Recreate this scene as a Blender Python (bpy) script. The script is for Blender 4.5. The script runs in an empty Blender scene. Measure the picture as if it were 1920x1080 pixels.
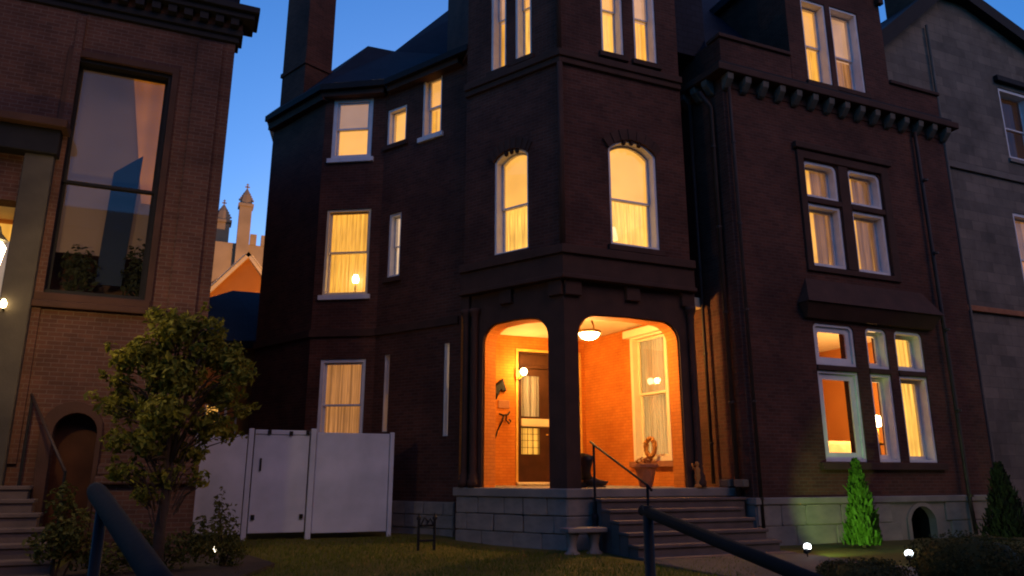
import bpy, bmesh, math, random
from mathutils import Vector, Matrix
from mathutils.geometry import tessellate_polygon
R = math.radians
random.seed(7)
sc = bpy.context.scene
COL = sc.collection

# ------------------------------------------------------------ camera
EYE = 1.15
YAW = R(23.0)
PITCH = math.atan(353.0 / 1400.0)
cd = bpy.data.cameras.new('camera')
cam = bpy.data.objects.new('camera', cd)
COL.objects.link(cam)
cam.location = (0, 0, EYE)
cam.rotation_euler = (R(90) + PITCH, 0, -YAW)
cd.sensor_width = 36.0
cd.lens = 36.0 * 1400.0 / 1920.0
cd.clip_start = 0.05
cd.clip_end = 600
sc.camera = cam

# ------------------------------------------------------------ sky, and a sun lamp added as warm fill from the street
SUN_EL, SUN_AZ = R(3.0), R(23)          # the afterglow lies behind the houses
w = bpy.data.worlds.new('World')
sc.world = w
w.use_nodes = True
nt = w.node_tree
bg = nt.nodes['Background']
sky = nt.nodes.new('ShaderNodeTexSky')
sky.sky_type = 'NISHITA'
sky.sun_disc = False
sky.sun_elevation = SUN_EL
sky.sun_rotation = SUN_AZ
sky.ozone_density = 5.3
sky.air_density = 1.0
nt.links.new(sky.outputs[0], bg.inputs[0])
bg.inputs[1].default_value = 0.128
sd = bpy.data.lights.new('sun', 'SUN')
sun = bpy.data.objects.new('sun', sd)
COL.objects.link(sun)
sd.energy = 0.17
sd.angle = R(40)
sd.color = (1.0, 0.5, 0.24)
LAMP_AZ, LAMP_EL = R(158), R(36)       # the town's warm glow from the street side
sun_dir = Vector((math.sin(LAMP_AZ) * math.cos(LAMP_EL), math.cos(LAMP_AZ) * math.cos(LAMP_EL), math.sin(LAMP_EL)))
sun.rotation_euler = (-sun_dir).to_track_quat('-Z', 'Y').to_euler()
sc.view_settings.view_transform = 'Standard'
sc.view_settings.look = 'None'
sc.view_settings.exposure = 2.05
sc.view_settings.gamma = 1.0
sc.view_settings.use_curve_mapping = False
sc.render.engine = 'CYCLES'
sc.cycles.use_denoising = True
sc.cycles.max_bounces = 6
sc.cycles.transparent_max_bounces = 12
sc.cycles.sample_clamp_indirect = 3.0
sc.cycles.filter_width = 2.0
try:
    sc.cycles.use_light_tree = True
except Exception:
    pass

# ------------------------------------------------------------ materials
MATS = {}
def new_mat(name):
    m = bpy.data.materials.new(name)
    m.use_nodes = True
    MATS[name] = m
    n = m.node_tree.nodes
    return m, m.node_tree, n['Principled BSDF']
def N(t, kind, **kw):
    n = t.nodes.new(kind)
    for k, v in kw.items():
        setattr(n, k, v)
    return n
def rough_mat(name, c1, c2, scale=3.0, rough=0.8, bump=0.1, bscale=60, metallic=0.0, stain=0.0):
    m, t, p = new_mat(name)
    co = N(t, 'ShaderNodeTexCoord')
    nz = N(t, 'ShaderNodeTexNoise'); nz.inputs['Scale'].default_value = scale; nz.inputs['Detail'].default_value = 6
    t.links.new(co.outputs['Object'], nz.inputs['Vector'])
    r = N(t, 'ShaderNodeValToRGB')
    r.color_ramp.elements[0].position = 0.3; r.color_ramp.elements[1].position = 0.7
    r.color_ramp.elements[0].color = (*c1, 1); r.color_ramp.elements[1].color = (*c2, 1)
    t.links.new(nz.outputs['Fac'], r.inputs[0])
    t.links.new(r.outputs[0], p.inputs['Base Color'])
    p.inputs['Roughness'].default_value = rough
    p.inputs['Metallic'].default_value = metallic
    p.inputs['Specular IOR Level'].default_value = 0.2
    if bump:
        n2 = N(t, 'ShaderNodeTexNoise'); n2.inputs['Scale'].default_value = bscale; n2.inputs['Detail'].default_value = 4
        t.links.new(co.outputs['Object'], n2.inputs['Vector'])
        b = N(t, 'ShaderNodeBump'); b.inputs['Strength'].default_value = bump; b.inputs['Distance'].default_value = 0.02
        t.links.new(n2.outputs['Fac'], b.inputs['Height'])
        t.links.new(b.outputs[0], p.inputs['Normal'])
    return m
def brick_mat(name, c1, c2, mortar, bw=0.215, rh=0.072, stainc=(0.42, 0.42, 0.44), bump=0.5):
    m, t, p = new_mat(name)
    co = N(t, 'ShaderNodeTexCoord')
    b = N(t, 'ShaderNodeTexBrick')
    b.inputs['Scale'].default_value = 1.0
    b.inputs['Brick Width'].default_value = bw
    b.inputs['Row Height'].default_value = rh
    b.inputs['Mortar Size'].default_value = 0.007
    b.inputs['Mortar Smooth'].default_value = 0.3
    b.inputs['Color1'].default_value = (*c1, 1); b.inputs['Color2'].default_value = (*c2, 1)
    b.inputs['Mortar'].default_value = (*mortar, 1)
    t.links.new(co.outputs['UV'], b.inputs['Vector'])
    nz = N(t, 'ShaderNodeTexNoise'); nz.inputs['Scale'].default_value = 0.7; nz.inputs['Detail'].default_value = 8; nz.inputs['Roughness'].default_value = 0.65
    t.links.new(co.outputs['UV'], nz.inputs['Vector'])
    rr = N(t, 'ShaderNodeValToRGB')
    rr.color_ramp.elements[0].position = 0.3; rr.color_ramp.elements[1].position = 0.72
    rr.color_ramp.elements[0].color = (*stainc, 1); rr.color_ramp.elements[1].color = (1.15, 1.12, 1.1, 1)
    t.links.new(nz.outputs['Fac'], rr.inputs[0])
    mx = N(t, 'ShaderNodeMixRGB', blend_type='MULTIPLY'); mx.inputs[0].default_value = 1.0
    t.links.new(b.outputs['Color'], mx.inputs[1]); t.links.new(rr.outputs[0], mx.inputs[2])
    t.links.new(mx.outputs[0], p.inputs['Base Color'])
    p.inputs['Roughness'].default_value = 0.85
    p.inputs['Specular IOR Level'].default_value = 0.2
    bp = N(t, 'ShaderNodeBump'); bp.inputs['Strength'].default_value = bump; bp.inputs['Distance'].default_value = 0.01
    bp.invert = True
    t.links.new(b.outputs['Fac'], bp.inputs['Height']); t.links.new(bp.outputs[0], p.inputs['Normal'])
    return m
def glow_mat(name, col, strength, fold=0.0, fscale=14.0, base=(0.16, 0.12, 0.08), noise=0.32):
    """cloth or paper; room light and fold shading are put into its emission"""
    m, t, p = new_mat(name)
    co = N(t, 'ShaderNodeTexCoord')
    sx = N(t, 'ShaderNodeMapping'); sx.inputs['Scale'].default_value = (1, 0.05, 1)
    t.links.new(co.outputs['UV'], sx.inputs['Vector'])
    nz = N(t, 'ShaderNodeTexWave', wave_type='BANDS', bands_direction='X')
    nz.inputs['Scale'].default_value = fscale * 0.16; nz.inputs['Distortion'].default_value = 5.0
    nz.inputs['Detail'].default_value = 1.5; nz.inputs['Detail Scale'].default_value = 2.2
    t.links.new(sx.outputs[0], nz.inputs['Vector'])
    n2 = N(t, 'ShaderNodeTexNoise'); n2.inputs['Scale'].default_value = 1.3; n2.inputs['Detail'].default_value = 2
    t.links.new(co.outputs['UV'], n2.inputs['Vector'])
    mr = N(t, 'ShaderNodeMapRange')
    mr.inputs['From Min'].default_value = 0.0; mr.inputs['From Max'].default_value = 1.0
    mr.inputs['To Min'].default_value = 1.0 - fold; mr.inputs['To Max'].default_value = 1.0 + fold * 0.4  # wave bands paint the fold shading into the glow
    t.links.new(nz.outputs['Fac'], mr.inputs['Value'])
    m2 = N(t, 'ShaderNodeMapRange')
    m2.inputs['From Min'].default_value = 0.3; m2.inputs['From Max'].default_value = 0.7
    m2.inputs['To Min'].default_value = 1.0 - noise; m2.inputs['To Max'].default_value = 1.0 + noise
    t.links.new(n2.outputs['Fac'], m2.inputs['Value'])
    mm = N(t, 'ShaderNodeMath', operation='MULTIPLY')
    t.links.new(mr.outputs[0], mm.inputs[0]); t.links.new(m2.outputs[0], mm.inputs[1])
    m3 = N(t, 'ShaderNodeMath', operation='MULTIPLY'); m3.inputs[1].default_value = strength
    t.links.new(mm.outputs[0], m3.inputs[0])
    p.inputs['Base Color'].default_value = (*base, 1)
    p.inputs['Roughness'].default_value = 0.9
    p.inputs['Emission Color'].default_value = (*col, 1)
    t.links.new(m3.outputs[0], p.inputs['Emission Strength'])
    return m
def bulb_mat(name, col, strength):
    m, t, p = new_mat(name)
    p.inputs['Base Color'].default_value = (0.8, 0.8, 0.8, 1)
    p.inputs['Emission Color'].default_value = (*col, 1)
    p.inputs['Emission Strength'].default_value = strength
    return m
def glass_mat(name, tint=(1, 1, 1)):
    m = bpy.data.materials.new(name); m.use_nodes = True; MATS[name] = m
    t = m.node_tree
    t.nodes.clear()
    o = N(t, 'ShaderNodeOutputMaterial'); mx = N(t, 'ShaderNodeMixShader')
    tr = N(t, 'ShaderNodeBsdfTransparent'); gl = N(t, 'ShaderNodeBsdfGlossy'); fr = N(t, 'ShaderNodeLayerWeight')
    tr.inputs[0].default_value = (*tint, 1); gl.inputs['Roughness'].default_value = 0.02
    fr.inputs[0].default_value = 0.5
    pw_ = N(t, 'ShaderNodeMath', operation='POWER'); pw_.inputs[1].default_value = 4.0
    ma = N(t, 'ShaderNodeMath', operation='MULTIPLY_ADD'); ma.inputs[1].default_value = 0.9; ma.inputs[2].default_value = 0.03
    t.links.new(fr.outputs['Facing'], pw_.inputs[0]); t.links.new(pw_.outputs[0], ma.inputs[0])
    nz = N(t, 'ShaderNodeTexNoise'); nz.inputs['Scale'].default_value = 1.2
    b = N(t, 'ShaderNodeBump'); b.inputs['Strength'].default_value = 0.05
    t.links.new(nz.outputs['Fac'], b.inputs['Height']); t.links.new(b.outputs[0], gl.inputs['Normal'])
    t.links.new(ma.outputs[0], mx.inputs[0]); t.links.new(tr.outputs[0], mx.inputs[1]); t.links.new(gl.outputs[0], mx.inputs[2])
    t.links.new(mx.outputs[0], o.inputs[0])
    return m
def leaf_mat(name, c1, c2, c3):
    m, t, p = new_mat(name)
    g = N(t, 'ShaderNodeNewGeometry')
    r = N(t, 'ShaderNodeValToRGB')
    r.color_ramp.elements[0].color = (*c1, 1); r.color_ramp.elements[1].color = (*c3, 1)
    e = r.color_ramp.elements.new(0.55); e.color = (*c2, 1)
    t.links.new(g.outputs['Random Per Island'], r.inputs[0])
    t.links.new(r.outputs[0], p.inputs['Base Color'])
    p.inputs['Roughness'].default_value = 0.65
    p.inputs['Specular IOR Level'].default_value = 0.12
    tl = N(t, 'ShaderNodeBsdfTranslucent'); ms = N(t, 'ShaderNodeMixShader'); ms.inputs[0].default_value = 0.3
    t.links.new(r.outputs[0], tl.inputs[0])
    o = t.nodes['Material Output']
    t.links.new(p.outputs[0], ms.inputs[1]); t.links.new(tl.outputs[0], ms.inputs[2]); t.links.new(ms.outputs[0], o.inputs[0])
    return m

brick_mat('ashlar', (0.2, 0.17, 0.135), (0.13, 0.115, 0.095), (0.1, 0.088, 0.072), 0.62, 0.31, (0.5, 0.5, 0.5), 0.3)
rough_mat('pilaster_stone', (0.085, 0.073, 0.055), (0.055, 0.048, 0.038), 2.0, 0.9, 0.2, 25)
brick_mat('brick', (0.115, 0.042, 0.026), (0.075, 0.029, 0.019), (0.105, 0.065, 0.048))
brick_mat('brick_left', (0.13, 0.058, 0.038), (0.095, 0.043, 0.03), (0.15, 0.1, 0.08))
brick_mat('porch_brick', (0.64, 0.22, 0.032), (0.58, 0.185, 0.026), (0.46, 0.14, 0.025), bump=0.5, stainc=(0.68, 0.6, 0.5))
rough_mat('brownstone', (0.075, 0.036, 0.024), (0.05, 0.026, 0.018), 2.5, 0.85, 0.25, 30)
rough_mat('limestone', (0.26, 0.22, 0.18), (0.17, 0.15, 0.13), 2.0, 0.85, 0.3, 25)
rough_mat('stone_step', (0.14, 0.1, 0.085), (0.09, 0.068, 0.058), 3.0, 0.8, 0.25, 40)
rough_mat('corbel_stone', (0.15, 0.13, 0.1), (0.1, 0.09, 0.07), 3.0, 0.85, 0.2, 40)
rough_mat('stucco', (0.2, 0.17, 0.135), (0.11, 0.098, 0.082), 1.2, 0.9, 0.35, 18)
rough_mat('dark_wood', (0.07, 0.028, 0.014), (0.045, 0.018, 0.01), 4.0, 0.35, 0.05, 60)
rough_mat('white_paint', (0.72, 0.7, 0.68), (0.6, 0.58, 0.57), 4.0, 0.5, 0.05, 60)
rough_mat('cream_paint', (0.8, 0.68, 0.45), (0.75, 0.62, 0.4), 4.0, 0.5, 0.03, 60)
rough_mat('fence_paint', (0.5, 0.54, 0.63), (0.32, 0.36, 0.43), 1.1, 0.6, 0.08, 30)  # large blotches: stains plus tree-shadow mottling put into the colour
rough_mat('black_iron', (0.014, 0.013, 0.013), (0.008, 0.008, 0.009), 8, 0.6, 0.05, 60, metallic=0.0)
rough_mat('rail_paint', (0.005, 0.0048, 0.005), (0.009, 0.0075, 0.007), 6, 0.9, 0.05, 60)
rough_mat('pipe_metal', (0.05, 0.032, 0.024), (0.035, 0.022, 0.018), 4, 0.5, 0.05, 40)
rough_mat('dark_trim', (0.014, 0.013, 0.013), (0.01, 0.0095, 0.01), 5, 0.7, 0.1, 40)
rough_mat('soil', (0.05, 0.035, 0.025), (0.03, 0.022, 0.016), 6, 0.95, 0.6, 30)
rough_mat('lawn', (0.1, 0.085, 0.014), (0.07, 0.062, 0.011), 1.5, 0.95, 0.5, 40)
rough_mat('pavement', (0.09, 0.075, 0.065), (0.06, 0.052, 0.046), 1.5, 0.9, 0.2, 30)
rough_mat('asphalt', (0.055, 0.055, 0.055), (0.04, 0.04, 0.04), 3, 0.9, 0.3, 60)
rough_mat('bark', (0.06, 0.04, 0.03), (0.035, 0.025, 0.018), 8, 0.95, 0.6, 20)
rough_mat('terracotta', (0.35, 0.15, 0.07), (0.25, 0.1, 0.05), 4, 0.8, 0.1, 40)
rough_mat('gold_paint', (0.75, 0.45, 0.1), (0.6, 0.34, 0.07), 6, 0.4, 0.1, 30)
rough_mat('straw', (0.5, 0.22, 0.05), (0.36, 0.14, 0.03), 20, 0.9, 0.3, 80)
rough_mat('black_leather', (0.012, 0.011, 0.012), (0.02, 0.018, 0.018), 6, 0.35, 0.05, 30)
rough_mat('church_stone', (0.3, 0.22, 0.14), (0.22, 0.16, 0.1), 0.6, 0.9, 0.2, 4)
rough_mat('ochre_siding', (0.42, 0.17, 0.04), (0.36, 0.14, 0.03), 1.0, 0.8, 0.1, 20)
rough_mat('blue_paint', (0.008, 0.018, 0.036), (0.006, 0.014, 0.03), 2, 0.7, 0.05, 20)
rough_mat('sofa_cloth', (0.55, 0.4, 0.25), (0.45, 0.3, 0.18), 8, 0.9, 0.1, 60)
rough_mat('room_paint', (0.52, 0.21, 0.05), (0.46, 0.175, 0.04), 1, 0.9, 0.03, 30)
def slate_mat(name, c1, c2):
    m = brick_mat(name, c1, c2, (c2[0] * .5, c2[1] * .5, c2[2] * .5), 0.28, 0.16, (0.6, 0.6, 0.62), 0.6)
    m.node_tree.nodes['Principled BSDF'].inputs['Roughness'].default_value = 0.75
    m.node_tree.nodes['Principled BSDF'].inputs['Specular IOR Level'].default_value = 0.15
slate_mat('slate', (0.015, 0.019, 0.03), (0.011, 0.014, 0.024))
slate_mat('slate_blue', (0.022, 0.03, 0.045), (0.017, 0.024, 0.036))
AMB = (1.0, 0.45, 0.055)
glow_mat('curtain_amber', AMB, 0.265, 0.32, 9)
glow_mat('curtain_bright', (1.0, 0.51, 0.085), 0.308, 0.22, 10)
glow_mat('curtain_gold', (1.0, 0.46, 0.06), 0.255, 0.25, 7)
glow_mat('curtain_dim', (1.0, 0.40, 0.11), 0.101, 0.45, 9)
glow_mat('shade_amber', (1.0, 0.46, 0.1), 0.224, 0.0, 2, noise=0.12)
glow_mat('shade_bright', (1.0, 0.47, 0.085), 0.255, 0.0, 2, noise=0.12)
glow_mat('shade_pale', (1.0, 0.56, 0.36), 0.091, 0.0, 2, noise=0.1)
glow_mat('shade_rose', (1.0, 0.52, 0.28), 0.139, 0.0, 2, noise=0.15)
glow_mat('curtain_cool', (1.0, 0.66, 0.4), 0.213, 0.2, 9)
glow_mat('curtain_brown', (1.0, 0.42, 0.15), 0.058, 0.4, 7)
glow_mat('shade_tan', (1.0, 0.52, 0.3), 0.008, 0.0, 2, noise=0.25, base=(.12, .085, .06))
glow_mat('drape_orange', (1.0, 0.28, 0.02), 0.05, 0.2, 6, noise=0.25)
glow_mat('lace_amber', (1.0, 0.55, 0.16), 0.139, 0.45, 13)
bulb_mat('bulb_white', (1.0, 0.8, 0.45), 4.0)
bulb_mat('bulb_lantern', (1.0, 0.72, 0.35), 5.0)
bulb_mat('lamp_shade', (1.0, 0.62, 0.22), 0.33)
bulb_mat('led_white', (0.85, 0.95, 1.0), 3.0)
bulb_mat('solar_glow', (1.0, 0.85, 0.6), 2.0)
glass_mat('glass')
glass_mat('dark_glass', (0.35, 0.35, 0.38))
leaf_mat('leaf_tree', (0.09, 0.095, 0.012), (0.19, 0.185, 0.022), (0.29, 0.265, 0.038))
leaf_mat('leaf_shrub', (0.05, 0.06, 0.015), (0.08, 0.085, 0.02), (0.12, 0.11, 0.03))
leaf_mat('leaf_box', (0.03, 0.035, 0.012), (0.045, 0.05, 0.016), (0.065, 0.065, 0.02))
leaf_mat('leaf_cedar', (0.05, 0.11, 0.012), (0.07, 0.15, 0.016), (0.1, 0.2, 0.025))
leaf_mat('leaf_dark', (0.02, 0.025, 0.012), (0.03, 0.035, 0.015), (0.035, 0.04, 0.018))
leaf_mat('grass_blade', (0.075, 0.1, 0.012), (0.105, 0.13, 0.016), (0.15, 0.16, 0.026))

# ------------------------------------------------------------ mesh helpers
class MB:
    def __init__(self):
        self.v = []; self.f = []
    def add(self, pts, faces):
        o = len(self.v)
        self.v += [tuple(p) for p in pts]
        self.f += [tuple(i + o for i in f) for f in faces]
    def quad(self, a, b, c, d):
        self.add([a, b, c, d], [(0, 1, 2, 3)])
    def hexa(self, p):
        """8 points: bottom ring 0-3, top ring 4-7"""
        self.add(p, [(3, 2, 1, 0), (4, 5, 6, 7), (0, 1, 5, 4), (1, 2, 6, 5), (2, 3, 7, 6), (3, 0, 4, 7)])
    def box(self, x0, x1, y0, y1, z0, z1):
        self.hexa([(x0, y0, z0), (x1, y0, z0), (x1, y1, z0), (x0, y1, z0), (x0, y0, z1), (x1, y0, z1), (x1, y1, z1), (x0, y1, z1)])
    def tube(self, pts, rad, n=8, caps=True):
        pts = [Vector(p) for p in pts]
        rads = rad if isinstance(rad, (list, tuple)) else [rad] * len(pts)
        rings = []
        up0 = Vector((0.123, 0.31, 0.94))
        for i, p in enumerate(pts):
            d = (pts[min(i + 1, len(pts) - 1)] - pts[max(i - 1, 0)]).normalized()
            a = d.cross(up0)
            if a.length < 1e-3: a = d.cross(Vector((1, 0, 0)))
            a.normalize(); b = d.cross(a)
            rings.append([p + (a * math.cos(2 * math.pi * k / n) + b * math.sin(2 * math.pi * k / n)) * rads[i] for k in range(n)])
        o = len(self.v)
        for r in rings: self.v += [tuple(q) for q in r]
        for i in range(len(pts) - 1):
            for k in range(n):
                self.f.append((o + i * n + k, o + i * n + (k + 1) % n, o + (i + 1) * n + (k + 1) % n, o + (i + 1) * n + k))
        if caps:
            self.f.append(tuple(o + k for k in range(n))[::-1]); self.f.append(tuple(o + (len(pts) - 1) * n + k for k in range(n)))
    def lathe(self, prof, c=(0, 0, 0), n=16, sx=1, sy=1):
        """prof: list of (radius, z)"""
        o = len(self.v)
        for r, z in prof:
            for k in range(n):
                a = 2 * math.pi * k / n
                self.v.append((c[0] + r * math.cos(a) * sx, c[1] + r * math.sin(a) * sy, c[2] + z))
        for i in range(len(prof) - 1):
            for k in range(n):
                self.f.append((o + i * n + k, o + i * n + (k + 1) % n, o + (i + 1) * n + (k + 1) % n, o + (i + 1) * n + k))
        self.f.append(tuple(o + k for k in range(n))[::-1]); self.f.append(tuple(o + (len(prof) - 1) * n + k for k in range(n)))
    def prism(self, poly, z0, z1):
        n = len(poly)
        self.add([(p[0], p[1], z0) for p in poly] + [(p[0], p[1], z1) for p in poly],
                 [tuple(range(n))[::-1], tuple(range(n, 2 * n))] + [(i, (i + 1) % n, n + (i + 1) % n, n + i) for i in range(n)])

def tag(o, label=None, cat=None, group=None, kind=None):
    if label: o['label'] = label
    if cat: o['category'] = cat
    if group: o['group'] = group
    if kind: o['kind'] = kind
    return o
def root_loc(o):
    while o.parent: o = o.parent
    return Vector(o.location)
def auto_uv(me):
    uv = me.uv_layers.new(name='UVMap')
    vs = me.vertices
    data = []
    for p in me.polygons:
        n = p.normal
        if abs(n.z) > 0.75:
            for li in p.loop_indices:
                c = vs[me.loops[li].vertex_index].co; data += [c.x, c.y]
        else:
            t = Vector((-n.y, n.x, 0)).normalized()
            s = 1.0 / max(0.3, math.sqrt(1 - n.z * n.z))
            for li in p.loop_indices:
                c = vs[me.loops[li].vertex_index].co; data += [c.x * t.x + c.y * t.y, c.z * s]
    uv.data.foreach_set('uv', data)
def build(mb, name, mat, parent=None, smooth=False, loc=None, bevel=0):
    me = bpy.data.meshes.new(name)
    base = root_loc(parent) if parent else Vector((0, 0, 0) if loc is None else loc)
    me.from_pydata([tuple(Vector(v) - base) for v in mb.v], [], mb.f)
    me.update()
    bm = bmesh.new(); bm.from_mesh(me)
    bmesh.ops.recalc_face_normals(bm, faces=bm.faces)
    bm.to_mesh(me); bm.free()
    if not len(me.uv_layers): auto_uv(me)
    me.materials.append(MATS[mat])
    if smooth:
        me.polygons.foreach_set('use_smooth', [True] * len(me.polygons))
    o = bpy.data.objects.new(name, me)
    COL.objects.link(o)
    if parent: o.parent = parent
    elif loc is not None: o.location = loc
    if bevel:
        bv = o.modifiers.new('bevel', 'BEVEL'); bv.width = bevel; bv.segments = 2; bv.limit_method = 'ANGLE'
    return o
def thing(name, loc, label, cat, group=None):
    o = bpy.data.objects.new(name, None)
    COL.objects.link(o); o.location = loc; o.empty_display_size = 0.2
    return tag(o, label, cat, group)

class Frame:
    """a wall line in plan, seen from outside from p0 (left) to p1 (right)"""
    def __init__(self, p0, p1):
        self.p0 = Vector(p0); self.p1 = Vector(p1)
        self.L = (self.p1 - self.p0).length
        self.d = (self.p1 - self.p0).normalized()
        self.n = Vector((self.d.y, -self.d.x))
    def P(self, s, o, z):
        q = self.p0 + self.d * s + self.n * o
        return (q.x, q.y, z)
    def box(self, mb, s0, s1, o0, o1, z0, z1):
        P = self.P
        mb.hexa([P(s0, o1, z0), P(s1, o1, z0), P(s1, o0, z0), P(s0, o0, z0), P(s0, o1, z1), P(s1, o1, z1), P(s1, o0, z1), P(s0, o0, z1)])
def rect(s0, s1, z0, z1):
    return [(s0, z0), (s1, z0), (s1, z1), (s0, z1)]
def arch(s0, s1, z0, z1, rise, n=10):
    """rectangle with a segmental head rising above z1"""
    if rise <= 0: return rect(s0, s1, z0, z1)
    w_ = (s1 - s0) / 2; r = (w_ * w_ + rise * rise) / (2 * rise); cx = (s0 + s1) / 2; cz = z1 + rise - r
    a = math.asin(min(1, w_ / r))
    if rise > w_ * 0.999: a = math.pi / 2
    return [(s0, z0), (s1, z0)] + [(cx + r * math.sin(a - 2 * a * i / n), cz + r * math.cos(a - 2 * a * i / n)) for i in range(n + 1)]
def basket(s0, s1, z0, z1, r, rise=0.0, n=7):
    """opening with rounded shoulders of radius r and a slightly cambered head"""
    out = [(s0, z0), (s1, z0)]
    for i in range(n + 1):
        a = math.pi / 2 * i / n
        out.append((s1 - r + r * math.cos(a), z1 - r + r * math.sin(a)))
    m = (s0 + s1) / 2
    out.append((m, z1 + rise))
    for i in range(n + 1):
        a = math.pi / 2 * (1 - i / n)
        out.append((s0 + r - r * math.cos(a), z1 - r + r * math.sin(a)))
    return out
def panel(mb, fr, outer, holes, o_front, o_back):
    """flat wall with real openings: outer loop and hole loops in (s, z)"""
    loops = [outer] + holes
    flat = [p for l in loops for p in l]
    tris = tessellate_polygon([[Vector((p[0], p[1], 0)) for p in l] for l in loops])
    mb.add([fr.P(p[0], o_front, p[1]) for p in flat], [tuple(t) for t in tris])
    mb.add([fr.P(p[0], o_back, p[1]) for p in flat], [tuple(t) for t in tris])
    for l in loops:
        n = len(l)
        mb.add([fr.P(p[0], o_front, p[1]) for p in l] + [fr.P(p[0], o_back, p[1]) for p in l],
               [(i, (i + 1) % n, n + (i + 1) % n, n + i) for i in range(n)])
def ring(mb, fr, A, B, o0, o1):
    n = len(A)
    v = [fr.P(p[0], o1, p[1]) for p in A] + [fr.P(p[0], o1, p[1]) for p in B] + [fr.P(p[0], o0, p[1]) for p in A] + [fr.P(p[0], o0, p[1]) for p in B]
    f = []
    for i in range(n):
        j = (i + 1) % n
        f += [(i, j, n + j, n + i), (2 * n + i, 3 * n + i, 3 * n + j, 2 * n + j), (n + i, n + j, 3 * n + j, 3 * n + i), (i, 2 * n + i, 2 * n + j, j)]
    mb.add(v, f)
def sheet(mb, fr, loop, o, t=0.006):
    n = len(loop)
    mb.add([fr.P(p[0], o, p[1]) for p in loop] + [fr.P(p[0], o - t, p[1]) for p in loop],
           [tuple(range(n)), tuple(range(n, 2 * n))[::-1]] + [(i, (i + 1) % n, n + (i + 1) % n, n + i) for i in range(n)])
def pleat(mb, fr, s0, s1, z0, z1, o, amp=0.025, wave=0.11):
    k = max(6, int((s1 - s0) / wave * 6))
    top = []; bot = []
    for i in range(k + 1):
        s = s0 + (s1 - s0) * i / k
        oo = o + amp * math.sin(2 * math.pi * s / wave + 0.8 * math.sin(s * 9)) + 0.4 * amp * math.sin(2 * math.pi * s / wave * 2.3)
        top.append(fr.P(s, o + (oo - o) * 0.6, z1)); bot.append(fr.P(s, oo, z0))
    mb.add(bot + top, [(i, i + 1, k + 1 + i + 1, k + 1 + i) for i in range(k)])

def window(parent, fr, s0, s1, z0, z1, rise=0, recess=0.16, jw=0.06, sw=0.055, split=0.5, top='shade_amber', bot='curtain_amber',
           sill=True, paint='white_paint', jamb_depth=None, name='window', label=None, head=0.0, half=0.0, bottom_extra=0.0, glass='glass'):
    jd = recess - 0.03 if jamb_depth is None else jamb_depth
    mb = MB()
    A = arch(s0 - 0.004, s1 + 0.004, z0 - 0.004, z1, rise); B = arch(s0 + jw, s1 - jw, z0 + jw, z1 - (0 if rise else jw), rise * 0.86)
    if head: A = basket(s0 - .004, s1 + .004, z0 - .004, z1 + .004, head); B = basket(s0 + jw, s1 - jw, z0 + jw, z1 - jw, head * .7)
    ring(mb, fr, A, B, -recess - 0.14, -recess + jd)
    win = build(mb, name, paint, parent)
    if label: win['label'] = label
    a0, a1, b0, b1 = s0 + jw, s1 - jw, z0 + jw, z1 - (0 if rise else jw)
    if split:
        zm = b0 + (b1 - b0) * split
        for nm, za, zb, oo, rs in (('upper_sash', zm - 0.02, b1, -recess - 0.02, rise * 0.86), ('lower_sash', b0, zm + 0.02, -recess - 0.065, 0)):
            mb = MB()
            ring(mb, fr, arch(a0 + .002, a1 - .002, za, zb - .002, rs), arch(a0 + sw, a1 - sw, za + sw * .8, zb - (sw * .2 if rs else sw * .8), rs * 0.85), oo - 0.04, oo)
            sa = build(mb, nm, paint, win)
            mb = MB()
            sheet(mb, fr, arch(a0 + sw - .01, a1 - sw + .01, za + sw * .8 - .01, zb - sw * .6 + .01, rs * 0.9), oo - 0.015)
            build(mb, 'pane', glass, win)
    else:
        zm = b0
        mb = MB()
        if head: ring(mb, fr, basket(a0 + .002, a1 - .002, b0 + .002, b1 - .002, head * .7), basket(a0 + sw, a1 - sw, b0 + sw, b1 - sw, head * .5), -recess - 0.06, -recess - 0.02)
        else: ring(mb, fr, arch(a0 + .002, a1 - .002, b0 + .002, b1 - .002, rise * .86), arch(a0 + sw, a1 - sw, b0 + sw, b1 - sw, rise * 0.8), -recess - 0.06, -recess - 0.02)
        build(mb, 'sash', paint, win)
        mb = MB(); sheet(mb, fr, arch(a0 + sw - .01, a1 - sw + .01, b0 + sw - .01, b1 - sw + .01, rise * .8), -recess - 0.035)
        build(mb, 'pane', glass, win)
    oc = -recess - 0.2
    e = 0.12
    if top:
        mb = MB()
        zt = z1 + rise + 0.08
        zlow = (zm + half) if bot else z0 - 0.1
        if top.startswith('shade'):
            fr.box(mb, s0 - e, s1 + e, oc + 0.02, oc + 0.03, zlow, zt)
            build(mb, 'roller_shade', top, win)
        else:
            pleat(mb, fr, s0 - e, s1 + e, zlow, zt, oc)
            build(mb, 'curtain', top, win, smooth=True)
        if bot:
            mb = MB()
            if bot.startswith('shade'):
                fr.box(mb, s0 - e, s1 + e, oc - 0.06, oc - 0.05, z0 - 0.1, zlow + 0.12)
                build(mb, 'roller_shade', bot, win)
            else:
                pleat(mb, fr, s0 - e, s1 + e, z0 - 0.1, zlow + 0.15, oc - 0.07)
                build(mb, 'curtain', bot, win, smooth=True)
    if sill:
        mb = MB(); fr.box(mb, s0 - 0.08, s1 + 0.08, -recess + 0.005, 0.07, z0 - 0.13, z0 - 0.006)
        build(mb, 'sill', sill if isinstance(sill, str) else 'brownstone', win, bevel=0.01)
    return win

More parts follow.
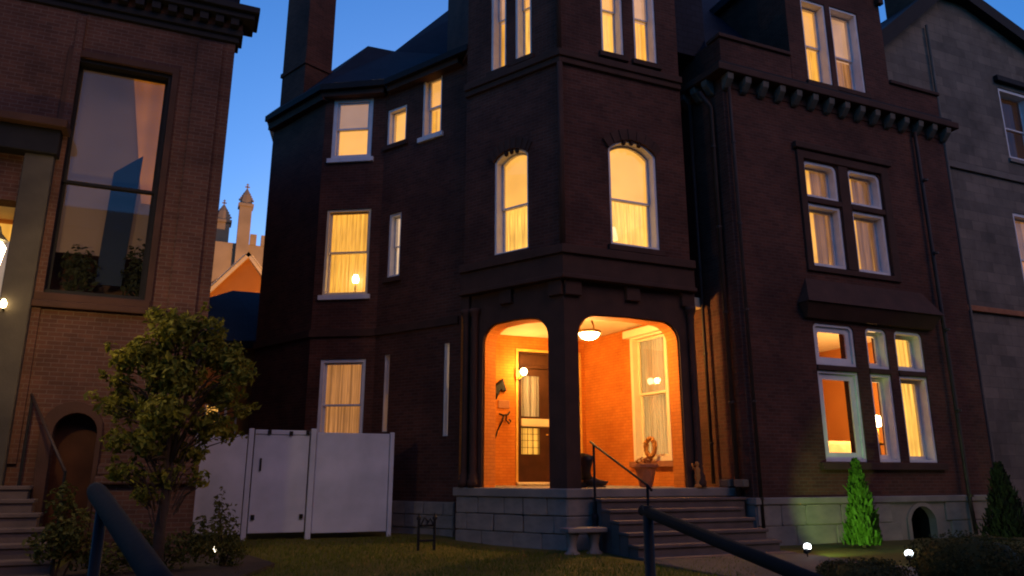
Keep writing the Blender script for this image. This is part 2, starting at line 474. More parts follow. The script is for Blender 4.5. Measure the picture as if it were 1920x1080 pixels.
# one bevelled block mesh per material shared by all squared stones
STONE = {}
def stone_mesh(mat, seed):
    key = (mat, seed)
    if key not in STONE:
        rnd = random.Random(seed)
        bm = bmesh.new(); bmesh.ops.create_cube(bm, size=1.0)
        bmesh.ops.bevel(bm, geom=bm.edges[:], offset=0.05, segments=1, affect='EDGES')
        for v in bm.verts:
            v.co += Vector((rnd.uniform(-.012, .012), rnd.uniform(-.03, .03), rnd.uniform(-.015, .015)))
        me = bpy.data.meshes.new('stone'); bm.to_mesh(me); bm.free(); auto_uv(me)
        me.materials.append(MATS[mat]); STONE[key] = me
    return STONE[key]
def courses(parent, fr, s0, s1, z0, z1, mat, ch=0.31, proud=0.03, depth=0.2, smin=0.45, smax=0.85, skip=None, seed=1):
    rnd = random.Random(seed)
    rl = root_loc(parent)
    nrow = max(1, round((z1 - z0) / ch)); ch = (z1 - z0) / nrow
    for r in range(nrow):
        s = s0 - (rnd.uniform(0, 0) if r % 2 == 0 else 0)
        first = True
        while s < s1 - 0.02:
            wd = rnd.uniform(smin, smax) * (0.6 if first and r % 2 else 1)
            first = False
            e = min(s + wd, s1)
            if s1 - e < 0.2: e = s1
            za, zb = z0 + r * ch, z0 + (r + 1) * ch
            if not (skip and skip(s, e, za, zb)):
                o = bpy.data.objects.new('stone', stone_mesh(mat, rnd.randint(0, 5)))
                COL.objects.link(o); o.parent = parent
                c = Vector(fr.P((s + e) / 2, proud - depth / 2 + rnd.uniform(-.008, .008), (za + zb) / 2)) - rl
                o.location = c
                o.rotation_euler = (0, 0, math.atan2(fr.d.y, fr.d.x))
                o.scale = (e - s - 0.012, depth, zb - za - 0.012)
            s = e

def leaf_cloud(n, blobs, size, seed, flat=0.5, shell=0.55, up=0.3):
    """many leaf-sized folded faces spread through a set of ellipsoid clumps"""
    rnd = random.Random(seed)
    mb = MB()
    wts = [b[1][0] * b[1][1] * b[1][2] for b in blobs]
    tot = sum(wts)
    for (c, r), wgt in zip(blobs, wts):
        for _ in range(max(3, int(n * wgt / tot))):
            d = Vector((rnd.gauss(0, 1), rnd.gauss(0, 1), rnd.gauss(0, 1))).normalized()
            k = shell + (1 - shell) * rnd.random() ** 0.6
            k *= rnd.uniform(0.85, 1.12)
            p = Vector((c[0] + d.x * r[0] * k, c[1] + d.y * r[1] * k, c[2] + d.z * r[2] * k))
            nrm = (d + Vector((rnd.gauss(0, .6), rnd.gauss(0, .6), rnd.gauss(0, .6) + up))).normalized()
            t = nrm.cross(Vector((rnd.gauss(0, 1), rnd.gauss(0, 1), rnd.gauss(0, 1)))).normalized()
            b = nrm.cross(t)
            l = size * rnd.uniform(0.6, 1.35); wd = l * flat
            mb.add([p - t * l * .5, p + b * wd * .5 + nrm * l * .08, p + t * l * .5 - nrm * l * .12, p - b * wd * .5 + nrm * l * .08], [(0, 1, 2, 3)])
    return mb

# ------------------------------------------------------------ ground
def structure(mb, name, mat, **k):
    return tag(build(mb, name, mat, **k), kind='structure')
mb = MB()
mb.add([(-250, -250, -0.62), (250, -250, -0.62), (250, 250, -0.62), (-250, 250, -0.62)], [(0, 1, 2, 3)])
structure(mb, 'ground', 'soil')
mb = MB(); mb.box(-60, 60, -14, -4, -0.615, -0.6); structure(mb, 'street', 'asphalt')
mb = MB(); mb.box(-60, 60, -4, 3.55, -0.61, -0.47); structure(mb, 'sidewalk', 'pavement', bevel=0.02)
LAWN_Z = -0.16
def lawn_h(x, y):
    k = min(1, max(0, (y - 13.5) / 2.5))
    return LAWN_Z + 0.1 * k + 0.02 * math.sin(x * 1.7) * math.sin(y * 1.3)
mb = MB()
nx, ny = 40, 36
x0, x1, y0, y1 = -30, 40, 3.6, 30
vs = [(x0 + (x1 - x0) * i / nx, y0 + (y1 - y0) * j / ny, lawn_h(x0 + (x1 - x0) * i / nx, y0 + (y1 - y0) * j / ny)) for j in range(ny + 1) for i in range(nx + 1)]
mb.add(vs, [(j * (nx + 1) + i, j * (nx + 1) + i + 1, (j + 1) * (nx + 1) + i + 1, (j + 1) * (nx + 1) + i) for j in range(ny) for i in range(nx)])
mb.add([(x0, 3.6, -0.6), (x1, 3.6, -0.6), (x1, 3.6, LAWN_Z - .03), (x0, 3.6, LAWN_Z - .03)], [(0, 1, 2, 3)])
structure(mb, 'lawn', 'lawn', smooth=True)
mb = MB()
rg = random.Random(3)
for _ in range(30000):
    x = rg.uniform(-0.6, 8.6); y = rg.uniform(8.4, 15.9)
    if x > 6.6 and y > 10.4: continue
    if x < 0.7 and y > 11.5: continue
    if x > 4.2 + (15.9 - y) * .5 and y > 12.4: continue
    z = lawn_h(x, y) - 0.005; h = rg.uniform(.03, .085); a = rg.uniform(0, 6.28); ww = rg.uniform(.004, .009)
    lx, ly = rg.gauss(0, .025), rg.gauss(0, .025)
    mb.add([(x - ww * math.cos(a), y - ww * math.sin(a), z), (x + ww * math.cos(a), y + ww * math.sin(a), z), (x + lx, y + ly, z + h)], [(0, 1, 2)])
g = build(mb, 'grass', 'grass_blade')
tag(g, 'short mown grass of the front lawn before the porch', 'grass', kind='stuff')
mb = MB(); mb.box(6.7, 9.8, 3.62, 10.55, -0.4, -0.12); structure(mb, 'path', 'pavement', bevel=0.02)
mb = MB()
mb.prism([(-1.5, 10.9), (0.7, 10.6), (1.35, 12.2), (1.0, 14.0), (-1.5, 14.0)], -0.3, -0.1)
structure(mb, 'flower_bed', 'soil')

# ------------------------------------------------------------ the main brick house
C = (6.53, 12.77); L = (5.23, 15.02); Rr = (9.6, 12.77)
TL = Frame(L, C); TR = Frame(C, Rr)
RC = Frame((3.93, 17.71), (5.29, 15.52)); RB = Frame((2.50, 18.53), (3.93, 17.71)); RA = Frame((1.40, 20.91), (2.50, 18.53))
FR = Frame((10.35, 12.2), (17.45, 12.2)); PR = Frame((9.75, 17.9), (10.35, 12.2))
DW = Frame((6.2, 17.9), (9.75, 17.9)); PL = Frame((5.5, 15.3), (6.2, 17.9))
FLOOR = 0.93
house = thing('brick_house', (8.0, 15.0, LAWN_Z), 'dark red brick house with lit windows and a canted turret over an arched porch', 'house')
def part(mb, name, mat, parent=None, **k): return build(mb, name, mat, parent or house, **k)

# rear walls
mb = MB(); panel(mb, RC, rect(0, RC.L + .3, -0.3, 11.05), [rect(.07, .75, 9.4, 10.42), rect(1.28, 1.92, 9.3, 10.98), rect(.28, .7, 5.85, 7.5), rect(.32, .5, 2.15, 3.95), rect(2.17, 2.33, 2.0, 4.05)], 0, -.3); part(mb, 'wall', 'brick')
mb = MB(); panel(mb, RB, rect(0, RB.L, -0.3, 11.05), [rect(.22, 1.3, 9.15, 10.86), rect(.22, 1.38, 5.5, 7.75), rect(.3, 1.43, 1.7, 3.9)], 0, -.3); part(mb, 'wall', 'brick')
mb = MB(); panel(mb, RA, rect(0, RA.L, -0.3, 11.05), [], 0, -.3); part(mb, 'wall', 'brick')
window(house, RC, .07, .75, 9.4, 10.42, split=None, top='shade_bright', bot=None, recess=.14, sw=.03, label='small square lit window under the rear eave')
window(house, RC, 1.28, 1.92, 9.3, 10.98, top='shade_amber', bot='curtain_amber', recess=.16, sill='white_paint')
window(house, RC, .28, .7, 5.85, 7.5, top='curtain_cool', bot='curtain_cool', recess=.14, sw=.035)
window(house, RC, .32, .5, 2.15, 3.95, top='curtain_dim', bot='curtain_amber', recess=.1, jw=.02, sw=.015, sill=False)
window(house, RC, 2.17, 2.33, 2.0, 4.05, top='curtain_cool', bot='curtain_cool', recess=.05, jw=.02, sw=.012, sill=False)
window(house, RB, .22, 1.3, 9.15, 10.86, top='shade_pale', bot='shade_bright', recess=.06, jw=.1, sill='white_paint', half=0.08)
window(house, RB, .22, 1.38, 5.5, 7.75, top='curtain_gold', bot='curtain_gold', recess=.1, jw=.06, sill='white_paint', paint='cream_paint')
window(house, RB, .3, 1.43, 1.7, 3.9, top='curtain_dim', bot='curtain_dim', recess=.08, jw=.08)
# a small lamp on the sill behind the second floor rear window
# stone foundation of the rear
mb = MB()
for fr in (RC, RB, RA): fr.box(mb, 0, fr.L, -.25, .035, -0.3, .62)
fd = part(mb, 'foundation', 'limestone')
courses(fd, RC, 0.05, RC.L, -.2, .62, 'limestone', proud=.07, seed=5)
courses(fd, RB, 0.0, RB.L, -.2, .62, 'limestone', proud=.07, seed=6)
mb = MB()
for fr in (RC, RB, RA): fr.box(mb, -.02, fr.L + .02, -.02, .06, 4.45, 4.62)
part(mb, 'belt_course', 'brownstone')
# rear eaves and roof
def off(fr, s, o): q = fr.p0 + fr.d * s + fr.n * o; return (q.x, q.y)
e1 = (1.13, 20.78); e2 = (2.29, 18.31); e3 = (3.77, 17.39); e4 = (5.2, 15.0)
def eave_band(pts, inset, z0, z1, name, mat):
    for a, b in zip(pts[:-1], pts[1:]):
        mb = MB()
        f = Frame(a, b)
        f.box(mb, 0, f.L, -inset, 0, z0, z1)
        part(mb, name, mat)
eave_band([e1, e2, e3, e4], .42, 11.0, 11.16, 'eave', 'dark_trim')
eave_band([off(Frame(e1, e2), 0, -.12), off(Frame(e1, e2), 2.7, -.12)], .3, 10.78, 11.0, 'eave_moulding', 'brownstone')
eave_band([off(Frame(e3, e4), 0, -.12), off(Frame(e3, e4), 2.4, -.12)], .3, 10.85, 11.0, 'eave_moulding', 'brownstone')
eave_band([off(Frame(e2, e3), 0, -.12), off(Frame(e2, e3), 1.7, -.12)], .3, 10.85, 11.0, 'eave_moulding', 'brownstone')
ez = 11.165
P1 = (3.9, 20.5, 13.95); PN = (4.74, 20.5, 13.97); P2 = (7.3, 20.5, 16.85); P3 = (9.5, 17.0, 16.85)
mb = MB()
mb.add([(*e1, ez), (*e2, ez), P1], [(0, 1, 2)])
mb.add([(*e2, ez), (*e3, ez), PN, P1], [(0, 1, 2, 3)])
mb.add([(*e3, ez), (6.5, 15.2, ez), P3, P2, PN], [(0, 1, 2, 3, 4)])
mb.add([(*e1, ez), P1, (3.9, 27, 13.95), (2.5, 27, ez)], [(0, 1, 2, 3)])
mb.add([P1, PN, P2, (7.3, 27, 16.85), (3.9, 27, 13.95)], [(0, 1, 2, 3, 4)])
mb.add([P2, P3, (12, 20, 16.9), (12, 27, 16.85), (7.3, 27, 16.85)], [(0, 1, 2, 3, 4)])
part(mb, 'roof', 'slate')
# chimney on the far rear wall
mb = MB()
RA.box(mb, .42, 1.62, -.75, .1, 10.9, 17.2)
ch = part(mb, 'chimney', 'brick')
mb = MB(); RA.box(mb, .36, 1.68, -.8, .16, 16.9, 17.15); build(mb, 'chimney_cap', 'brownstone', ch)
mb = MB(); RA.box(mb, .38, 1.66, -.78, .14, 12.3, 12.42); build(mb, 'chimney_band', 'brick', ch)

# turret: porch storey with arches, then two storeys of windows
def turret_hole_l(): return basket(.57, 2.2, FLOOR - .02, 4.24, .5, .03)
mb = MB(); panel(mb, TL, rect(0, TL.L, FLOOR - .04, 5.0), [basket(.55, 2.21, FLOOR - .02, 4.26, .42, .02)], 0, -.42); part(mb, 'porch_arch', 'brownstone')
mb = MB(); panel(mb, TR, rect(0, TR.L, FLOOR - .04, 5.0), [basket(.3, 2.68, FLOOR - .02, 4.28, .42, .02)], 0, -.42); part(mb, 'porch_arch', 'brownstone')
mb = MB(); ring(mb, TL, basket(.552, 2.208, FLOOR - .018, 4.258, .42, .02), basket(.575, 2.185, FLOOR - .01, 4.235, .41, .02), -.415, -.05); part(mb, 'lit_reveal_ring', 'porch_brick')  # added thin rings; their orange stands for lamplight on the reveals
mb = MB(); ring(mb, TR, basket(.302, 2.678, FLOOR - .018, 4.278, .42, .02), basket(.325, 2.655, FLOOR - .01, 4.255, .41, .02), -.415, -.05); part(mb, 'lit_reveal_ring', 'porch_brick')
mb = MB()
W2L = (.83, 1.75, 5.73, 7.88); W2R = (1.12, 2.32, 5.8, 7.95)
panel(mb, TL, rect(0, TL.L, 5.0, 14.2), [arch(*W2L, .2), rect(.7, 1.15, 10.15, 13.0), rect(1.4, 1.86, 10.2, 13.0)], 0, -.35); part(mb, 'wall', 'brick')
mb = MB()
panel(mb, TR, rect(0, TR.L, 5.0, 14.2), [arch(*W2R, .28), rect(1.05, 1.62, 10.25, 13.0), rect(1.9, 2.5, 10.25, 13.0)], 0, -.35); part(mb, 'wall', 'brick')
window(house, TL, *W2L, rise=.2, recess=.2, top='shade_bright', bot='curtain_bright', jw=.05, sw=.05)
window(house, TR, *W2R, rise=.28, recess=.2, top='shade_bright', bot='curtain_bright', jw=.06, sw=.05)
window(house, TL, .7, 1.15, 10.15, 13.0, recess=.2, top='shade_rose', bot='curtain_amber', sw=.03, split=.5)
window(house, TL, 1.4, 1.86, 10.2, 13.0, recess=.2, top='shade_amber', bot='curtain_bright', sw=.03, split=.5)
window(house, TR, 1.05, 1.62, 10.25, 13.0, recess=.2, top='shade_amber', bot='curtain_bright', sw=.035, split=.45)
window(house, TR, 1.9, 2.5, 10.25, 13.0, recess=.2, top='shade_rose', bot='curtain_amber', sw=.035, split=.45)
# carved hoods over the arched windows
def hood_stones(fr, s0, s1, z0, z1, rise, k=7):
    A = arch(s0, s1, z0, z1, rise, 14)[2:]
    hb = MB()
    B = []
    cx = (s0 + s1) / 2
    for p in A:
        d = Vector((p[0] - cx, (p[1] - (z1 + rise - 1.1)))).normalized()
        B.append((p[0] + d.x * .24, p[1] + d.y * .24))
    for i in range(len(A) - 1):
        q = [A[i], A[i + 1], B[i + 1], B[i]]
        pr = .035 + (.02 if i % 2 else 0)
        m_ = MB()
        m_.hexa([fr.P(q[0][0], 0.001, q[0][1]), fr.P(q[1][0], 0.001, q[1][1]), fr.P(q[2][0], 0.001, q[2][1]), fr.P(q[3][0], 0.001, q[3][1]),
                 fr.P(q[0][0], pr, q[0][1]), fr.P(q[1][0], pr, q[1][1]), fr.P(q[2][0], pr, q[2][1]), fr.P(q[3][0], pr, q[3][1])])
        part(m_, 'arch_stone', 'brownstone')
    for i in (5, 7, 9):
        p = A[i]; m_ = MB()
        m_.lathe([(0.0, -.09), (.045, -.06), (.055, 0), (.04, .05), (.0, .06)], fr.P(p[0], -.03, p[1] - .02), 8)
        part(m_, 'pendant_boss', 'brownstone', smooth=True)
hood_stones(TR, 1.12, 2.32, 5.8, 7.95, .28)
hood_stones(TL, .83, 1.75, 5.73, 7.88, .2)
def band(frs, z0, z1, proud, name, mat, ext=None):
    for fr in frs:
        mb = MB()
        e = proud * .577 if ext is None else ext
        fr.box(mb, -(e if fr is TR else 0), fr.L + (e if fr is TL else 0), -.1, proud, z0, z1)
        part(mb, name, mat, bevel=.012)
def corner_band(z0, z1, proud, name, mat, back=.1, bev=.015):
    """moulding that runs round the turret's two faces with a mitred corner"""
    def offp(o):
        tl = off(TL, 0, o); tr = off(TR, TR.L, o)
        a = TL.p0 + TL.n * o; b = TR.p0 + TR.n * o
        # intersect the two offset lines
        t = ((b - a).x * TR.d.y - (b - a).y * TR.d.x) / (TL.d.x * TR.d.y - TL.d.y * TR.d.x)
        c = a + TL.d * t
        return [(tl[0], tl[1]), (c.x, c.y), (tr[0], tr[1])]
    out = offp(proud); inn = offp(-back)
    mb = MB(); mb.prism(out + inn[::-1], z0, z1)
    return part(mb, name, mat, bevel=bev)
corner_band(9.86, 10.02, .12, 'string_course', 'brownstone')
corner_band(9.72, 9.86, .07, 'string_course', 'brownstone')
corner_band(5.44, 5.62, .2, 'porch_cornice', 'brownstone')
corner_band(5.02, 5.44, .13, 'porch_frieze', 'brownstone')
corner_band(4.93, 5.02, .2, 'porch_architrave', 'brownstone')
corner_band(13.9, 14.3, .3, 'turret_cornice', 'dark_trim')
# sunk shadow panels on the spandrels read as projecting blocks between them
for fr, spans in ((TL, ((-.02, .22), (1.05, 1.35), (2.28, 2.6))), (TR, ((0.0, .36), (1.4, 1.72), (2.75, 3.07)))):
    for a, b in spans:
        mb = MB(); fr.box(mb, a, b, -.02, .09, 4.62, 4.925); part(mb, 'frieze_block', 'brownstone', bevel=.015)
# colonnette on the turret corner and half columns on the piers
mb = MB()
cc = (C[0] - .03, C[1] - .05)
mb.tube([(cc[0], cc[1], 5.63), (cc[0], cc[1], 9.7)], .06, 10)
part(mb, 'colonnette', 'brownstone', smooth=True)
mb = MB(); mb.tube([(cc[0], cc[1], 10.03), (cc[0], cc[1], 13.9)], .05, 10); part(mb, 'colonnette', 'brownstone', smooth=True)
def column(x, y, z0, z1, r):
    mb = MB()
    mb.lathe([(r * 1.7, z0), (r * 1.7, z0 + .12), (r * 1.35, z0 + .16), (r * 1.5, z0 + .22), (r * 1.05, z0 + .27), (r, z0 + .4), (r * .94, z1 - .35), (r * 1.0, z1 - .3), (r * 1.15, z1 - .27),
              (r * 1.0, z1 - .22), (r * 1.5, z1 - .1), (r * 1.7, z1 - .08), (r * 1.7, z1)], (x, y, 0), 14)
    c = part(mb, 'column', 'brownstone', smooth=True)
for fr, s in ((TL, .14), (TL, .38), (TR, 2.95)):
    q = off(fr, s, .06); column(q[0], q[1], FLOOR + .01, 4.62, .07)
# porch floor, base and inside walls
mb = MB()
out = [off(TL, -.1, .14), (C[0] - .08, C[1] - .14), off(TR, 3.07, .14), (10.3, 12.63), (9.75, 17.9), (6.2, 17.9), (5.5, 15.4)]
mb.prism(out, .76, FLOOR); part(mb, 'porch_floor', 'limestone', bevel=.02)
mb = MB()
inn = [off(TL, -.02, .02), (C[0] - .012, C[1] - .02), off(TR, 3.05, .02), (10.2, 12.75), (9.7, 17), (6.2, 17), (5.5, 15.4)]
mb.prism(inn, -.3, .76); pb = part(mb, 'porch_base', 'limestone')
courses(pb, TL, -.04, TL.L + .06, -.2, .755, 'limestone', ch=.32, proud=.1, depth=.16, seed=11)
courses(pb, TR, -.06, .5, -.2, .755, 'limestone', ch=.32, proud=.1, depth=.16, seed=12)
mb = MB()
mb.prism([off(TL, 0.3, -.3), (C[0] + .25, C[1] + .4), off(TR, 3.1, -.35), (10.2, 13.2), (9.75, 17.9), (6.2, 17.9), (5.5, 15.4)], 4.76, 4.98)
part(mb, 'porch_ceiling', 'cream_paint')
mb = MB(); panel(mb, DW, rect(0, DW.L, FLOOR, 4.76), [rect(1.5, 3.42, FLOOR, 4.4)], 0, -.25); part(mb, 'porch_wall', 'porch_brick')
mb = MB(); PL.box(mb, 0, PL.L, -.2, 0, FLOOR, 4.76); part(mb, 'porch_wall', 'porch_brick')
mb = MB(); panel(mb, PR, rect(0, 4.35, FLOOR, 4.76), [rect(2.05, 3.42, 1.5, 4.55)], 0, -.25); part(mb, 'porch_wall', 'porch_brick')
mb = MB(); panel(mb, PR, rect(4.352, PR.L - .003, FLOOR - .04, 9.7), [], 0, -.25); part(mb, 'wall', 'brick')
mb = MB(); PRu = Frame((9.6, 13.6), (10.25, 13.6)); PRu.box(mb, 0, .65, -.3, 0, 4.98, 11.0); part(mb, 'wall', 'brick')
mb = MB(); mb.box(9.3, 9.595, 12.8, 13.6, 4.98, 14.2); part(mb, 'wall', 'brick')
# porch window with tall white frame
pw = window(house, PR, 2.05, 3.42, 1.5, 4.55, recess=.1, jw=.1, sw=.07, top='lace_amber', bot='lace_amber', split=.52, sill=False, paint='cream_paint', jamb_depth=.13)
mb = MB(); PR.box(mb, 1.9, 3.57, .002, .14, 4.5, 4.68); build(mb, 'cap', 'cream_paint', pw, bevel=.01)
mb = MB(); PR.box(mb, 1.93, 3.54, .002, .1, 1.36, 1.49); build(mb, 'sill', 'terracotta', pw, bevel=.01)
# front door with glazed storm door, transom and white threshold
mb = MB()
ring(mb, DW, rect(1.5, 3.42, FLOOR + .01, 4.42), rect(1.56, 3.36, FLOOR + .08, 4.36), -.12, .03)
door = part(mb, 'door', 'gold_paint')
mb = MB(); ring(mb, DW, rect(1.565, 2.6, FLOOR + .085, 4.355), rect(1.578, 2.592, FLOOR + .098, 3.92), -.1, -.03); build(mb, 'door_frame', 'dark_wood', door)
mb = MB(); DW.box(mb, 1.62, 2.55, -.028, .0, 4.0, 4.28); build(mb, 'header_panel', 'dark_wood', door, bevel=.02)
mb = MB(); panel(mb, DW, rect(1.58, 2.59, FLOOR + .1, 3.9), [rect(1.68, 2.2, 2.66, 3.72), rect(1.68, 2.2, 1.7, 2.36)], -.04, -.09); build(mb, 'door_leaf', 'dark_wood', door)
mb = MB(); DW.box(mb, 1.66, 2.5, -.05, .02, 2.4, 2.6); build(mb, 'mail_rail', 'cream_paint', door, bevel=.015)
mb = MB(); sheet(mb, DW, rect(1.67, 2.21, 2.64, 3.74), -.06); build(mb, 'pane', 'glass', door)
mb = MB(); sheet(mb, DW, rect(1.67, 2.21, 1.68, 2.38), -.06); build(mb, 'pane', 'glass', door)
mb = MB(); pleat(mb, DW, 1.6, 2.3, 2.5, 3.85, -.16, .015, .09); build(mb, 'curtain', 'lace_amber', door, smooth=True)
mb = MB(); DW.box(mb, 1.6, 2.3, -.2, -.19, 1.5, 2.5); build(mb, 'glazed_panel', 'curtain_amber', door)
for k in range(4):
    mb = MB(); DW.box(mb, 1.70 + k * .15, 1.715 + k * .15, -.05, -.035, 1.7, 2.36); build(mb, 'glazing_bar', 'dark_wood', door)
for z in (1.86, 2.04, 2.2):
    mb = MB(); DW.box(mb, 1.68, 2.2, -.052, -.037, z, z + .014); build(mb, 'glazing_bar', 'dark_wood', door)
for k in range(3):
    mb = MB(); DW.box(mb, 1.72 + k * .2, 1.735 + k * .2, -.05, -.035, 2.66, 3.72); build(mb, 'glazing_bar', 'dark_wood', door)
mb = MB(); panel(mb, DW, rect(2.61, 3.35, FLOOR + .1, 4.35), [], -.04, -.1); build(mb, 'side_panel', 'dark_wood', door)
mb = MB(); DW.box(mb, 1.5, 3.4, -.02, .12, FLOOR + .01, FLOOR + .075); build(mb, 'threshold', 'cream_paint', door, bevel=.01)
mb = MB(); mb.lathe([(0, -.02), (.03, -.015), (.03, .015), (0, .02)], DW.P(2.4, .0, 2.2), 10); build(mb, 'door_knob', 'gold_paint', door, smooth=True)

# front block
mb = MB()
FW2 = (2.18, 4.63, 5.75, 8.3)
front_holes = [rect(2.18, 3.2, 5.75, 7.25), rect(3.55, 4.6, 5.75, 7.25), basket(2.18, 3.2, 7.4, 8.3, .15), basket(3.55, 4.6, 7.4, 8.3, .15)]
w1 = [(1.98, 3.16), (3.52, 4.17), (4.42, 5.32)]
for a, b in w1:
    front_holes += [rect(a, b, 1.45, 3.38), basket(a, b, 3.5, 4.42, .13)]
panel(mb, FR, rect(0, FR.L, .72, 9.7), front_holes, 0, -.42); part(mb, 'wall', 'brick')
# second floor cross window
for (a, b) in ((2.18, 3.2), (3.55, 4.6)):
    window(house, FR, a, b, 5.75, 7.25, split=None, recess=.2, jw=.07, sw=.06, top='curtain_amber', bot=None, sill=False)
    window(house, FR, a, b, 7.4, 8.3, split=None, head=.15, recess=.2, jw=.07, sw=.05, top='curtain_amber', bot=None, sill=False)
for (a, b) in ((2.72, 3.3), (4.05, 4.75)):
    mb = MB(); pleat(mb, FR, a, b, 5.65, 8.35, -.36, .03, .13); part(mb, 'drape', 'curtain_brown', smooth=True)
mb = MB(); ring(mb, FR, rect(1.98, 4.85, 5.6, 8.52), rect(2.16, 4.62, 5.73, 8.32), .002, .06); part(mb, 'window_surround', 'brownstone', bevel=.015)
mb = MB(); FR.box(mb, 3.22, 3.53, .002, .04, 5.74, 8.31); part(mb, 'mullion', 'brownstone', bevel=.015)
mb = MB(); FR.box(mb, 2.17, 3.215, -.1, .045, 7.26, 7.39); part(mb, 'transom_bar', 'brownstone', bevel=.01)
mb = MB(); FR.box(mb, 3.535, 4.615, -.1, .045, 7.26, 7.39); part(mb, 'transom_bar', 'brownstone', bevel=.01)
mb = MB(); FR.box(mb, 1.9, 4.95, .002, .12, 8.54, 8.7); part(mb, 'hood_mould', 'brownstone', bevel=.02)
# parlour windows, open to the room behind
for i, (a, b) in enumerate(w1):
    rc = (.06, .18, .22)[i]
    window(house, FR, a, b, 1.45, 3.38, split=None, recess=rc, jw=.06, sw=(.13, .1, .08)[i], top=None, bot=None, sill=False)
    window(house, FR, a, b, 3.5, 4.42, split=None, head=.13, recess=rc, jw=.06, sw=(.12, .09, .08)[i], top=None, bot=None, sill=False)
mb = MB(); FR.box(mb, 1.8, 5.5, -.1, .1, 1.28, 1.435); part(mb, 'window_sill', 'brownstone', bevel=.015)
for a, b in w1:
    mb = MB(); FR.box(mb, a + .004, b - .004, -.14, .03, 3.385, 3.495); part(mb, 'transom_bar', 'brownstone', bevel=.01)
mb = MB(); pleat(mb, FR, 4.55, 5.5, 1.3, 4.5, -.5, .03, .14); part(mb, 'curtain', 'curtain_bright', smooth=True)
# pent roof over the parlour windows
mb = MB()
P = FR.P
mb.add([P(1.6, .34, 4.82), P(5.75, .34, 4.82), P(5.5, .003, 5.42), P(1.9, .003, 5.42), P(1.6, .003, 4.82), P(5.75, .003, 4.82)], [(0, 1, 2, 3), (0, 3, 4), (1, 5, 2), (0, 4, 5, 1), (2, 5, 4, 3)])
part(mb, 'pent_roof', 'brownstone')
mb = MB()
mb.add([P(1.62, .3, 4.815), P(5.73, .3, 4.815), P(5.6, .1, 4.5), P(1.75, .1, 4.5), P(1.62, .003, 4.815), P(5.73, .003, 4.815), P(5.6, .003, 4.5), P(1.75, .003, 4.5)],
       [(0, 1, 2, 3), (3, 2, 6, 7), (0, 3, 7, 4), (1, 5, 6, 2), (0, 4, 5, 1), (4, 7, 6, 5)])
part(mb, 'pent_roof_soffit', 'brownstone', bevel=.01)
# stone base of the front block with an arched cellar opening
mb = MB(); panel(mb, FR, rect(-.02, FR.L + .02, -.3, .72), [arch(4.1, 4.9, -.25, .25, .28)], .06, -.35); fb = part(mb, 'foundation', 'limestone')
courses(fb, FR, 0, FR.L, -.2, .6, 'limestone', ch=.4, proud=.1, depth=.12, smin=.6, smax=1.1, seed=21, skip=lambda a, b, za, zb: b > 4.02 and a < 4.98)
mb = MB(); FR.box(mb, -.06, FR.L + .06, -.2, .13, .605, .74); part(mb, 'water_table', 'limestone', bevel=.02)
mb = MB(); ring(mb, FR, arch(4.02, 4.98, -.25, .27, .34), arch(4.12, 4.88, -.25, .25, .27), .062, .1); ce = part(mb, 'cellar_window', 'limestone')
mb = MB(); sheet(mb, FR, arch(4.1, 4.9, -.25, .25, .28), -.1); build(mb, 'pane', 'dark_glass', ce)
mb = MB(); FR.box(mb, 4.05, 4.95, -.5, -.45, -.25, .6); build(mb, 'cellar_back', 'dark_trim', ce)
# corbel table and parapet
mb = MB(); FR.box(mb, -.3, FR.L + .3, -.42, .3, 9.95, 10.12); part(mb, 'cornice', 'brownstone', bevel=.02)
mb = MB(); FR.box(mb, -.2, FR.L + .2, -.42, .2, 10.12, 10.24); part(mb, 'cornice', 'dark_trim', bevel=.02)
mb = MB(); FR.box(mb, 0, FR.L, -.41, .02, 9.705, 9.945); part(mb, 'frieze', 'brownstone')
cm = MB()
cw = .085
cm.add([(-cw, 0, .24), (cw, 0, .24), (cw, -.24, .24), (-cw, -.24, .24), (-cw, 0, -.1), (cw, 0, -.1), (cw, -.07, -.06), (-cw, -.07, -.06), (-cw, -.22, .1), (cw, -.22, .1)],
       [(0, 1, 2, 3), (4, 7, 6, 5), (3, 2, 9, 8), (8, 9, 6, 7), (4, 5, 1, 0), (0, 3, 8, 7, 4), (1, 5, 6, 9, 2)])
first = part(cm, 'corbel', 'corbel_stone', bevel=.012)
cme = first.data
# mesh was stored relative to the house root: rebuild it round its own origin
cme.transform(Matrix.Translation(Vector(house.location)))
def put_corbel(o, fr, s, z):
    c = Vector(fr.P(s, .02, z)) - house.location
    o.location = c; o.rotation_euler = (0, 0, math.atan2(fr.d.y, fr.d.x))
ncor = 15
put_corbel(first, FR, .05, 9.7)
for k in range(1, ncor):
    o = first.copy(); COL.objects.link(o); o.parent = house
    put_corbel(o, FR, .05 + (FR.L - .1) * k / (ncor - 1), 9.7)
for k in range(3):
    o = first.copy(); COL.objects.link(o); o.parent = house
    put_corbel(o, PR, PR.L - .32 - k * .38, 9.7)
mb = MB(); PR.box(mb, 4.3, PR.L + .0, -.3, .3, 9.952, 10.118); part(mb, 'cornice', 'brownstone', bevel=.02)
mb = MB(); FR.box(mb, .0, 2.1, -.35, .02, 10.245, 10.95); part(mb, 'parapet', 'brick')
mb = MB(); FR.box(mb, 5.36, FR.L, -.35, .02, 10.245, 10.95); part(mb, 'parapet', 'brick')
mb = MB(); FR.box(mb, -.05, 2.09, -.4, .08, 10.955, 11.05); part(mb, 'parapet_cap', 'brownstone', bevel=.015)
mb = MB(); FR.box(mb, 5.37, FR.L + .05, -.4, .08, 10.955, 11.05); part(mb, 'parapet_cap', 'brownstone', bevel=.015)
mb = MB(); PR.box(mb, 4.3, PR.L - .02, -.3, -.02, 10.125, 10.95); part(mb, 'parapet', 'brick')
